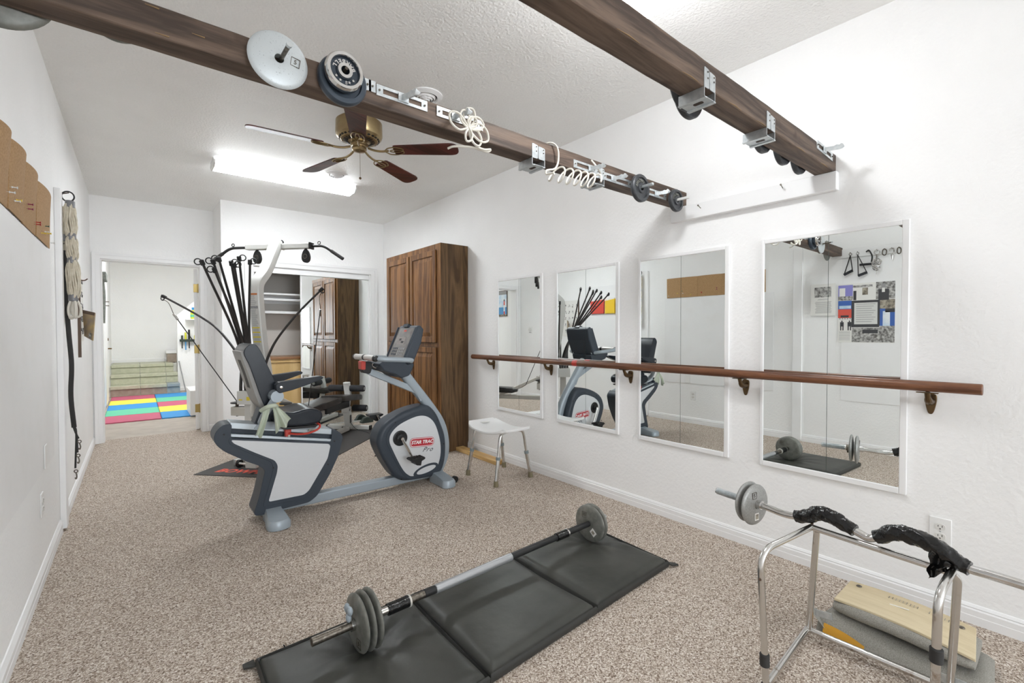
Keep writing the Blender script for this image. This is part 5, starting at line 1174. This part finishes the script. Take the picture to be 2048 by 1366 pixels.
for k in range(16):
    i = .36 + k * .028 + .06 * (k > 8); q = V(bc(i, .80, .1335)); mb.box((q.x - .010, q.y - .0012, q.z), (q.x + .008, q.y + .0012, q.z + .0008))
stuff(mb.build('stamped_marks', 'inktan', t, smooth=0))
q = V(bc(.46, .55, .1335)); MB().obox(q, (.003, -.028, .0), (.0022, .0002, 0), (0, 0, .0008)).build('paper_strip', 'paper', t)
t = thing('torn_cushion', 'flattened grey cushion with torn corner and yellow foam, bottom of the pile', 'cushion', (2.15, .4, .04))
def lc(i, j, top=1):
    p = V((2.078, .640, 0)).lerp(V((2.105, .150, 0)), i); q = V((2.345, .625, 0)).lerp(V((2.360, .170, 0)), i); r_ = p.lerp(q, j)
    e = min(1, min(j, 1 - j) / .16); f = min(1, min(i, 1 - i) / .07)
    return V((r_.x + .018 * math.sin(i * PI), r_.y, (.048 + .012 * math.sin(i * 5 + 1) + .030 * (1 - i) ** 3 * (1 - j) ** 2) * math.sqrt(e) * (.55 + .45 * math.sqrt(f)) + .018))
MB().grid(24, 16, lambda i, j: lc(i, j)).grid(24, 16, lambda i, j: V((lc(i, j).x, lc(i, j).y, .003))).build('upholstery', 'greyfabric', t, smooth=70)
MB().grid(24, 3, lambda i, j: V((lc(i, 0).x - .010 * math.sin(j * PI), lc(i, 0).y, .003 + j * (lc(i, 0).z - .003)))).build('front_gusset', 'greyfabric', t, smooth=70)
MB().grid(10, 3, lambda i, j: V((2.068 + .02 * j + .012 * math.sin(i * PI), .615 - .13 * i, .020 + .034 * j * (1 - i * .8))), (-.004, 0, 0)).build('exposed_foam', 'foam', t, smooth=70)
MB().grid(6, 4, lambda i, j: V((2.073 + .06 * j, .655 - .045 * i, .085 - .045 * i - .01 * j)), (0, .003, .002)).build('torn_corner', 'greyfabric', t, smooth=70)

# ================================================================ LEFT WALL
t = thing('cork_panels', 'row of overlapping bowed brown cork sheets pinned high on the left wall', 'cork board', (XL, 2.9, 1.66))
for k, (y0, y1, b) in enumerate(((2.29, 2.52, .022), (2.51, 2.80, .022), (2.79, 3.14, .022), (3.13, 3.565, .019))):
    def fn(i, j):
        y = y0 + (y1 - y0) * i; z = 1.663 + .262 * j
        x = XL + .003 + .004 * (k % 2) + b * (j ** .8) * math.sin(PI * min(1, i * 1.02)) ** .75 + .006 * j
        if k == 4: z = 1.663 + (.262 - .045 * max(0, (i - .55) / .45) ** 2.2) * j; x += .010 * max(0, i - .7) / .3 * j
        return (x, y, z)
    MB().grid(20, 10, fn, (.003, 0, 0)).build('cork_sheet', 'cork', t, smooth=60)
PIN = ['clear push pin, highest of the cluster at the near end of the cork', 'clear push pin nearest the photo edge in the cork', 'yellow push pin in the near cluster on the cork', 'clear push pin just left of the near yellow pin in the cork', 'maroon push pin, upper of the maroon pair in the cork', 'maroon push pin, lower of the maroon pair in the cork',
       'red push pin, upper of the touching red pair in the cork', 'red push pin, lower of the touching red pair in the cork', 'dark green push pin near the far end of the cork', 'clear push pin just under the dark green pin in the cork', 'yellow push pin to the right of the dark green pin in the cork', 'yellow push pin lowest along the cork edge', 'clear push pin in the far bottom corner of the cork']
t_pins = [(2.52, 1.745, 'pinclear'), (2.47, 1.715, 'pinclear'), (2.60, 1.715, 'pinyellow'), (2.57, 1.705, 'pinclear'), (2.86, 1.755, 'pinmaroon'), (2.86, 1.735, 'pinmaroon'), (3.06, 1.715, 'pinred'), (3.06, 1.705, 'pinred'),
          (3.33, 1.745, 'pingreen'), (3.32, 1.715, 'pinclear'), (3.40, 1.72, 'pinyellow'), (3.21, 1.69, 'pinyellow'), (3.53, 1.69, 'pinclear')]
pn = 0
for y, z, m in t_pins:
    pn += 1
    o = MB().lathe([(.0045, .008), (.0022, .011), (.0022, .019), (.0048, .022), (.0048, .024)], (XL + .010, y, z), (1, 0, 0), 10).lathe([(.0006, .0), (.0006, .010)], (XL + .010, y, z), (1, 0, 0), 6)
    tag(o.build('push_pin', m), PIN[pn - 1], 'push pin', 'push pins in the cork sheets')
t = thing('foam_board', 'large plain white board on the left wall below the cork', 'board', (XL, 3.0, .52))
MB().box((XL + .0015, 2.2, .522), (XL + .0075, 3.60, 1.655)).build('sheet', 'oldwhite', t, bevel=.001)
t = thing('white_wall_board', 'plain white board on the left wall under the printed posters', 'board', (XL, 1.2, .49))
MB().box((XL, .62, .49), (XL + .006, 1.545, 1.95)).build('sheet', 'oldwhite', t, bevel=.001)
t = thing('far_wall_board', 'white board on the left wall below the red and yellow wall files', 'board', (XL, 4.65, .625))
MB().box((XL, 4.12, .625), (XL + .005, 5.06, 1.92)).build('sheet', 'white', t, bevel=.001)

# rope hank on its ring
RY = 3.968
t = thing('rope_hank', 'cream rope hank bound with grey tape hanging from a black ring', 'rope', (XL + .05, RY, 2.05))
MB().torus((XL + .055, RY - .01, 2.045), (.25, 1, .1), .030, .0042, 24, 8).build('ring', 'blackplastic', t)
MB().cyl((XL, RY + .005, 2.05), (XL + .06, RY - .005, 2.07), .004, 8).build('wall_hook', 'darksteel', t)
ties = [2.000, 1.800, 1.655, 1.420]
rr = random.Random(9)
def hank(z0, z1, n_, bulge, x):
    for k in range(n_):
        a = 2 * PI * k / n_ + rr.uniform(-.1, .1); o1, o2 = (math.cos(a) * .016, math.sin(a) * .016); b_ = bulge * rr.uniform(.7, 1.15)
        pts = []
        for i in range(9):
            s = i / 8; w_ = 1 + (b_ / .016) * math.sin(PI * s) ** .8
            pts.append((x + .004 * s + o1 * w_ + .003 * math.sin(s * 9 + k), RY + o2 * w_ + .003 * math.cos(s * 8 + k * 2), z0 + (z1 - z0) * s))
        MB().tube(catmull(pts, 2), .0052, 6).build('rope_strand', 'rope', t, smooth=60)
X0 = XL + .060
hank(2.000, 1.800, 17, .013, X0); hank(1.800, 1.655, 17, .011, X0 + .006); hank(1.655, 1.420, 17, .014, X0 + .010)
for za, zb in ((2.0, 1.8), (1.8, 1.655), (1.655, 1.42)): MB().tube(catmull([(X0 + .006, RY, za), (X0 + .010, RY, (za + zb) / 2), (X0 + .010, RY, zb)], 4), [.012, .018, .021, .022, .022, .021, .018, .015, .012], 10).build('rope_core', 'rope', t, smooth=60)
for z in ties: MB().lathe([(.020, -.022), (.0235, -.018), (.0235, .018), (.020, .022)], (X0 + .003 + (2.0 - z) * .012, RY, z), n=18).build('tape_band', 'ducttape', t)
for k in range(5):
    a = k * 2 * PI / 5; pts = [(X0 + .012 + math.cos(a) * .010, RY + math.sin(a) * .010, 1.42), (X0 + .012 + math.cos(a) * .030, RY + math.sin(a) * .026, 1.36), (X0 + .012 + math.cos(a) * .024, RY + math.sin(a) * .022, 1.305 - .006 * (k % 3)), (X0 + .014 - math.cos(a) * .006, RY - math.sin(a) * .008, 1.31), (X0 + .012 - math.cos(a) * .012, RY - math.sin(a) * .012, 1.36), (X0 + .012, RY, 1.42)]
    MB().tube(catmull(pts, 4), .0068, 7).build('rope_loop', 'cord', t, smooth=60)
t = thing('second_rope_hank', 'dark tan rope hank hanging close behind the cream rope', 'rope', (XL + .03, 4.06, 2.0))
for k in range(4): MB().tube(catmull([(XL + .024 + .012 * (k % 2), 4.03 + .010 * (k // 2), 1.995), (XL + .026 + .014 * (k % 2), 4.05 + .012 * (k // 2), 1.85), (XL + .030 + .010 * (k % 2), 4.05 + .012 * (k // 2), 1.70), (XL + .032, 4.05, 1.58)], 4), .008, 7).build('rope_strand', 'rope', t, smooth=60)
MB().lathe([(.021, -.02), (.023, .02)], (XL + .030, 4.045, 1.80), n=16).build('tape_band', 'ducttape', t)
t = thing('resistance_strap', 'long black tube strap ending in snap hooks behind the rope', 'strap', (XL + .04, 4.035, 1.7))
MB().tube(catmull([(XL + .028, 4.035, 1.72), (XL + .030, 4.035, 1.45), (XL + .040, 4.035, 1.20), (XL + .050, 4.035, 1.00), (XL + .044, 4.035, .80), (XL + .056, 4.035, .60)], 6), .0125, 10).build('tube', 'blackrubber', t)
MB().cyl((XL, 4.035, 1.76), (XL + .045, 4.035, 1.765), .004, 6).build('hook_nail', 'darksteel', t)
for k, (dx, zz) in enumerate(((.088, .475), (.080, .385), (.066, .285))):
    s_ = MB().tube(catmull([(XL + .052 + .003 * k, 4.035 + .006 * k, .605), (XL + .056 + dx * .12, 4.0352 + .006 * k, .55), (XL + dx * .86, 4.035 + .006 * k, zz + .05)], 5), .0052, 7).build('strap_tail', 'blackrubber', t)
    MB().torus((XL + dx * .90, 4.035 + .006 * k, zz + .030), (.3, 1, 0), .009, .003, 14, 6).build('swivel_ring', 'darksteel', s_)
    MB().tube(fillet([(XL + dx * .90, 4.035 + .006 * k, zz + .020), (XL + dx * .97, 4.035 + .006 * k, zz - .005), (XL + dx * .9, 4.035 + .006 * k, zz - .025), (XL + dx * .84, 4.035 + .006 * k, zz - .01)], .01, 3), .0035, 7).build('snap_hook', 'darksteel', s_)

def wallfile(y0, y1, z0, z1, m, label, nm):
    t = thing(nm, label, 'wall file', (XL, (y0 + y1) / 2, z0), 'coloured wall files')
    MB().px(f2([(y0, z0), (y1, z0), (y1, z1), (y0, z1)], .012, 3), XL + .005, XL + .009).build('back', m, t)
    MB().px(f2([(y0, z0), (y1, z0), (y1, z1 - .03), (y0, z1 - .005)], .012, 3), XL + .026, XL + .030).build('front_pocket', m, t, bevel=.001)
    MB().box((XL + .005, y0 + .004, z0), (XL + .030, y1 - .004, z0 + .004)).build('bottom', m, t)
    MB().box((XL + .012, y0 + .015, z0 + .01), (XL + .022, y1 - .02, z1 + .012)).build('papers', 'paper', t)
wallfile(4.445, 4.630, 1.487, 1.715, 'yellowfile', 'yellow wall file pocket on the left wall', 'wall_file')
wallfile(4.655, 4.925, 1.490, 1.715, 'redfile', 'red wall file pocket on the left wall', 'wall_file')
tag(MB().tube(fillet([(XL, 4.78, 1.60), (XL + .075, 4.78, 1.60), (XL + .09, 4.78, 1.615)], .015, 4), .004, 8).build('wall_hook', 'plaqueedge'), 'dark wire hook sticking out of the left wall by the red file', 'hook')
t = thing('exercise_chart', 'white exercise chart with small black figures on the far left wall', 'chart', (XL, 5.35, 1.24))
MB().box((XL + .001, 5.19, 1.13), (XL + .012, 5.56, 1.73)).build('sheet', 'paper', t)
MB().box((XL, 5.188, 1.00), (XL + .020, 5.20, 1.75)).build('brown_edge', 'plaqueedge', t)
mb = MB(); rr = random.Random(2)
for i in range(4):
    for j in range(5):
        y, z = 5.24 + i * .082, 1.20 + j * .105
        mb.ball((XL + .0125, y, z + .036), .001, .007, .008, 8, 5)
        for q in range(4):
            a = rr.uniform(0, 2 * PI); mb.bar((XL + .0125, y, z + .018), (XL + .0125, y + math.cos(a) * .026, z + .018 + math.sin(a) * .028), .001, .006, (1, 0, 0))
stuff(mb.build('figure_print', 'ink', t, smooth=0))
t = thing('book_pocket', 'tan printed card holder leaning off the far left wall', 'card holder', (XL + .03, 5.37, 1.12))
MB().add([(XL + .014, 5.44, 1.40), (XL + .098, 5.34, 1.372), (XL + .080, 5.345, 1.135), (XL + .022, 5.43, 1.175), (XL + .018, 5.45, 1.40), (XL + .104, 5.35, 1.372), (XL + .086, 5.355, 1.135), (XL + .026, 5.44, 1.175)],
         [(0, 1, 2, 3), (4, 7, 6, 5), (0, 4, 5, 1), (1, 5, 6, 2), (2, 6, 7, 3), (3, 7, 4, 0)]).build('card', 'plaque', t)
MB().add([(XL + .014, 5.437, 1.402), (XL + .100, 5.335, 1.376), (XL + .096, 5.336, 1.350), (XL + .015, 5.436, 1.372)], [(0, 1, 2, 3)]).build('dark_header', 'plaqueedge', t)
MB().add([(XL + .046, 5.398, 1.205), (XL + .072, 5.352, 1.20), (XL + .070, 5.352, 1.155), (XL + .046, 5.398, 1.168)], [(0, 1, 2, 3)]).build('small_photo', 'inkmid', t)
t = thing('thermostat', 'small white thermostat dial on the left wall near the hall door', 'thermostat', (XL, 6.4, 1.24))
MB().box((XL, 6.355, 1.185), (XL + .006, 6.445, 1.305)).build('base_plate', 'plasticwhite', t, bevel=.002)
MB().cyl((XL + .006, 6.4, 1.25), (XL + .028, 6.4, 1.25), .030, 20, .026).build('dial', 'plasticgrey', t)
MB().box((XL + .006, 6.37, 1.195), (XL + .010, 6.43, 1.205)).build('scale', 'inkgrey', t)

# posters that only the fourth mirror shows
t = thing('skull_print', 'small page with a grey engraving and text on the left wall', 'print', (XL, 1.70, 1.37))
MB().box((XL + .026, 1.595, 1.372), (XL + .0275, 1.82, 1.705)).build('sheet', 'paper', t)
MB().box((XL + .0275, 1.632, 1.565), (XL + .0282, 1.785, 1.672)).build('engraving', 'inkmid', t)
mb = MB(); rr = random.Random(8)
for k in range(16):
    z = 1.545 - k * .0098; w_ = .05 if k < 2 else rr.uniform(.07, .083)
    if k != 2: mb.box((XL + .0276, 1.7085 - w_, z), (XL + .0280, 1.7085 + w_ * rr.uniform(.8, 1), z + .0038))
stuff(mb.build('text_lines', 'inkgrey', t, smooth=0))
t = thing('collage_poster', 'colourful collage poster with silhouettes and a text panel on the left wall', 'poster', (XL, 1.345, 1.09))
px_ = XL + .0075
MB().box((XL + .0062, 1.112, 1.09), (px_, 1.575, 1.69)).build('sheet', 'paper', t)
def pq(u0, u1, v0, v1, m, nm, h=.0006): MB().box((px_, 1.575 - u1 * .463, 1.09 + v0 * .6), (px_ + h, 1.575 - u0 * .463, 1.09 + v1 * .6)).build(nm, m, t, smooth=0)
pq(0, .27, .72, .98, 'inkpurple', 'printed_area'); pq(.02, .13, .72, .93, 'paper', 'tower_print', .0009); pq(.0, .27, .72, .79, 'inkmid', 'printed_area', .001); pq(.0, .25, .57, .715, 'inkblue', 'printed_area'); pq(0.02, .24, .58, .63, 'skyblue', 'printed_area', .0008)
pq(0, .26, .42, .57, 'inkred', 'printed_area'); pq(.05, .2, .43, .465, 'ink', 'printed_area', .0008); pq(.28, .66, .71, .98, 'paper', 'printed_area'); pq(.27, .62, .93, .965, 'inkmid', 'roof_print', .0008); pq(.44, .54, .80, .92, 'inktan', 'flag_print', .0008)
pq(.68, 1, .72, 1.0, 'inkmid', 'printed_area'); pq(.72, .90, .70, .88, 'ink', 'coat_print', .001); pq(.78, .83, .83, .90, 'paper', 'shirt_print', .0012); pq(.77, .84, .90, .97, 'inkgrey', 'head_print', .0012)
pq(.25, .75, .26, .71, 'ink', 'printed_frame', .0007); pq(.30, .71, .31, .67, 'labelwhite', 'text_panel', .0011); pq(.74, 1.0, .56, .71, 'inktan', 'printed_area'); pq(.74, 1, .28, .56, 'inkblue', 'printed_area'); pq(.80, .92, .28, .52, 'skyblue', 'printed_area', .001); pq(.84, 1, .50, .56, 'ink', 'printed_area', .001)
pq(.0, .25, .22, .40, 'paper', 'printed_area'); pq(.26, 1, .01, .25, 'inkmid', 'printed_area'); pq(.74, 1, .01, .28, 'inkmid', 'printed_area', .0008); pq(.45, .72, .16, .22, 'ink', 'wing_print', .001)
for u in (.075, .215):
    mb = MB(); yb = 1.575 - u * .463
    mb.box((px_ + .0007, yb - .016, 1.255), (px_ + .0012, yb + .016, 1.300)); o = mb.build('figure_print', 'ink', t, smooth=0)
    for dy in (-.010, .010): MB().box((px_ + .0007, yb + dy - .005, 1.215), (px_ + .0012, yb + dy + .005, 1.255)).build('leg_print', 'ink', o, smooth=0)
    MB().ball((px_ + .0008, yb, 1.308), .0006, .007, .008, 10, 6).build('head_print', 'ink', o)
MB().box((px_ + .0008, 1.42, 1.52), (px_ + .0012, 1.445, 1.615)).build('figure_print', 'ink', t, smooth=0)
mb = MB()
for k in range(9): z = 1.475 - k * .022; mb.box((px_ + .0012, 1.262 + (k % 3) * .015, z), (px_ + .0015, 1.42, z + .005))
for k in range(8): mb.box((px_ + .0005, 1.47, 1.20 - k * .012), (px_ + .0008, 1.565, 1.203 - k * .012))
stuff(mb.build('text_lines', 'inkgrey', t, smooth=0))
for k in range(5): MB().cyl((px_ + .0004, 1.558 - k * .022, 1.335), (px_ + .001, 1.558 - k * .022, 1.335), .007, 12).build('round_badge', 'inkgrey', t)

# hardware on the left ledger
LXF = XL + .022
def hook(y, z, nm='hook_nail', par=None): return MB().cyl((LXF, y, z), (LXF + .035, y, z + .008), .0032, 8).build(nm, 'darksteel', par)
for k, (y, sw) in enumerate(((1.465, .014), (1.405, -.045))):
    t = thing('strap_handle', 'black strap handle on a ring, %s of two on the white ledger' % ('left one' if k == 0 else 'right one'), 'handle', (LXF + .02, y, 1.99), 'strap handles on the ledger')
    hook(y, 1.995, par=t); MB().torus((LXF + .022, y, 1.985), (1, 0, 0), .012, .003, 16, 6).build('ring', 'chrome', t)
    a = V((LXF + .022, y, 1.972)); h0, h1 = V((LXF + .012, y + sw - .03, 1.80 - .03 * k + .02)), V((LXF + .05, y + sw + .03, 1.78 - .02 * k))
    for h in (h0, h1): MB().tube([a, a.lerp(h, .5), h], .006, 6, sec=[(.010, .002), (-.010, .002), (-.010, -.002), (.010, -.002)]).build('strap', 'blackrubber', t) if False else MB().bar(a, h, .020, .004, (0, 1, 0)).build('strap', 'blackrubber', t)
    MB().cyl(h0, h1, .013, 12).build('foam_grip', 'blackfoam', t)
t = thing('black_grip_bar', 'short black grip bar hanging sideways between the handles and chain', 'handle', (LXF + .02, 1.33, 1.87))
hook(1.322, 1.995, par=t); MB().tube(catmull([(LXF + .025, 1.335, 1.99), (LXF + .03, 1.315, 2.005), (LXF + .03, 1.300, 1.985), (LXF + .03, 1.285, 1.94), (LXF + .03, 1.29, 1.885)], 5), .006, 8).build('bent_hook', 'blackplastic', t); MB().cyl((LXF + .03, 1.385, 1.868), (LXF + .03, 1.285, 1.868), .011, 12).build('grip', 'blackfoam', t)
t = thing('chain_bundle', 'bundle of steel chain hanging from a snap hook on the ledger', 'chain', (LXF + .03, 1.255, 1.8))
hook(1.25, 1.995, par=t); MB().torus((LXF + .025, 1.25, 1.978), (1, 0, 0), .022, .004, 20, 6).build('snap_ring', 'chrome', t)
MB().cyl((LXF + .025, 1.25, 1.955), (LXF + .025, 1.25, 1.90), .006, 8).build('snap_shank', 'chrome', t)
for k in range(14):
    MB().torus((LXF + .03 + .012 * math.sin(k * 2.1), 1.25 + .018 * math.cos(k * 1.7), 1.905 - .0072 * k), (math.sin(k), math.cos(k * 1.4), .8), .022, .0042, 14, 6).build('chain_link', 'chrome', t)
MB().cyl((LXF + .03, 1.25, 1.80), (LXF + .03, 1.25, 1.76), .004, 8).build('chain_tail', 'chrome', t)
for k, (y, R) in enumerate(((1.19, .020), (1.08, .018))):
    t = thing('carabiner', 'steel carabiner ring on the white ledger, %s' % ('beside the chain bundle' if k == 0 else 'at its right end'), 'carabiner', (LXF + .02, y, 1.97))
    hook(y, 1.995, par=t); MB().tube(catmull([(LXF + .022, y + R * .7, 1.99), (LXF + .022, y, 2.0), (LXF + .022, y - R * .7, 1.985), (LXF + .022, y - R * .6, 1.95), (LXF + .022, y + R * .1, 1.94), (LXF + .022, y + R * .8, 1.955)], 4, True), .0048, 8, closed=True).build('oval_link', 'darksteel', t)
t = thing('snap_hook', 'steel swivel snap hook hanging on the white ledger', 'hook', (LXF + .02, 1.135, 1.93))
hook(1.135, 1.995, par=t); MB().tube(fillet([(LXF + .022, 1.155, 1.975), (LXF + .022, 1.15, 2.0), (LXF + .022, 1.118, 2.0), (LXF + .022, 1.118, 1.955), (LXF + .022, 1.135, 1.94)], .014, 4), .0048, 8).build('hook', 'chrome', t); MB().lathe([(.008, 0), (.010, -.015), (.005, -.04), (.003, -.055)], (LXF + .022, 1.132, 1.945), n=12).build('swivel', 'chrome', t)
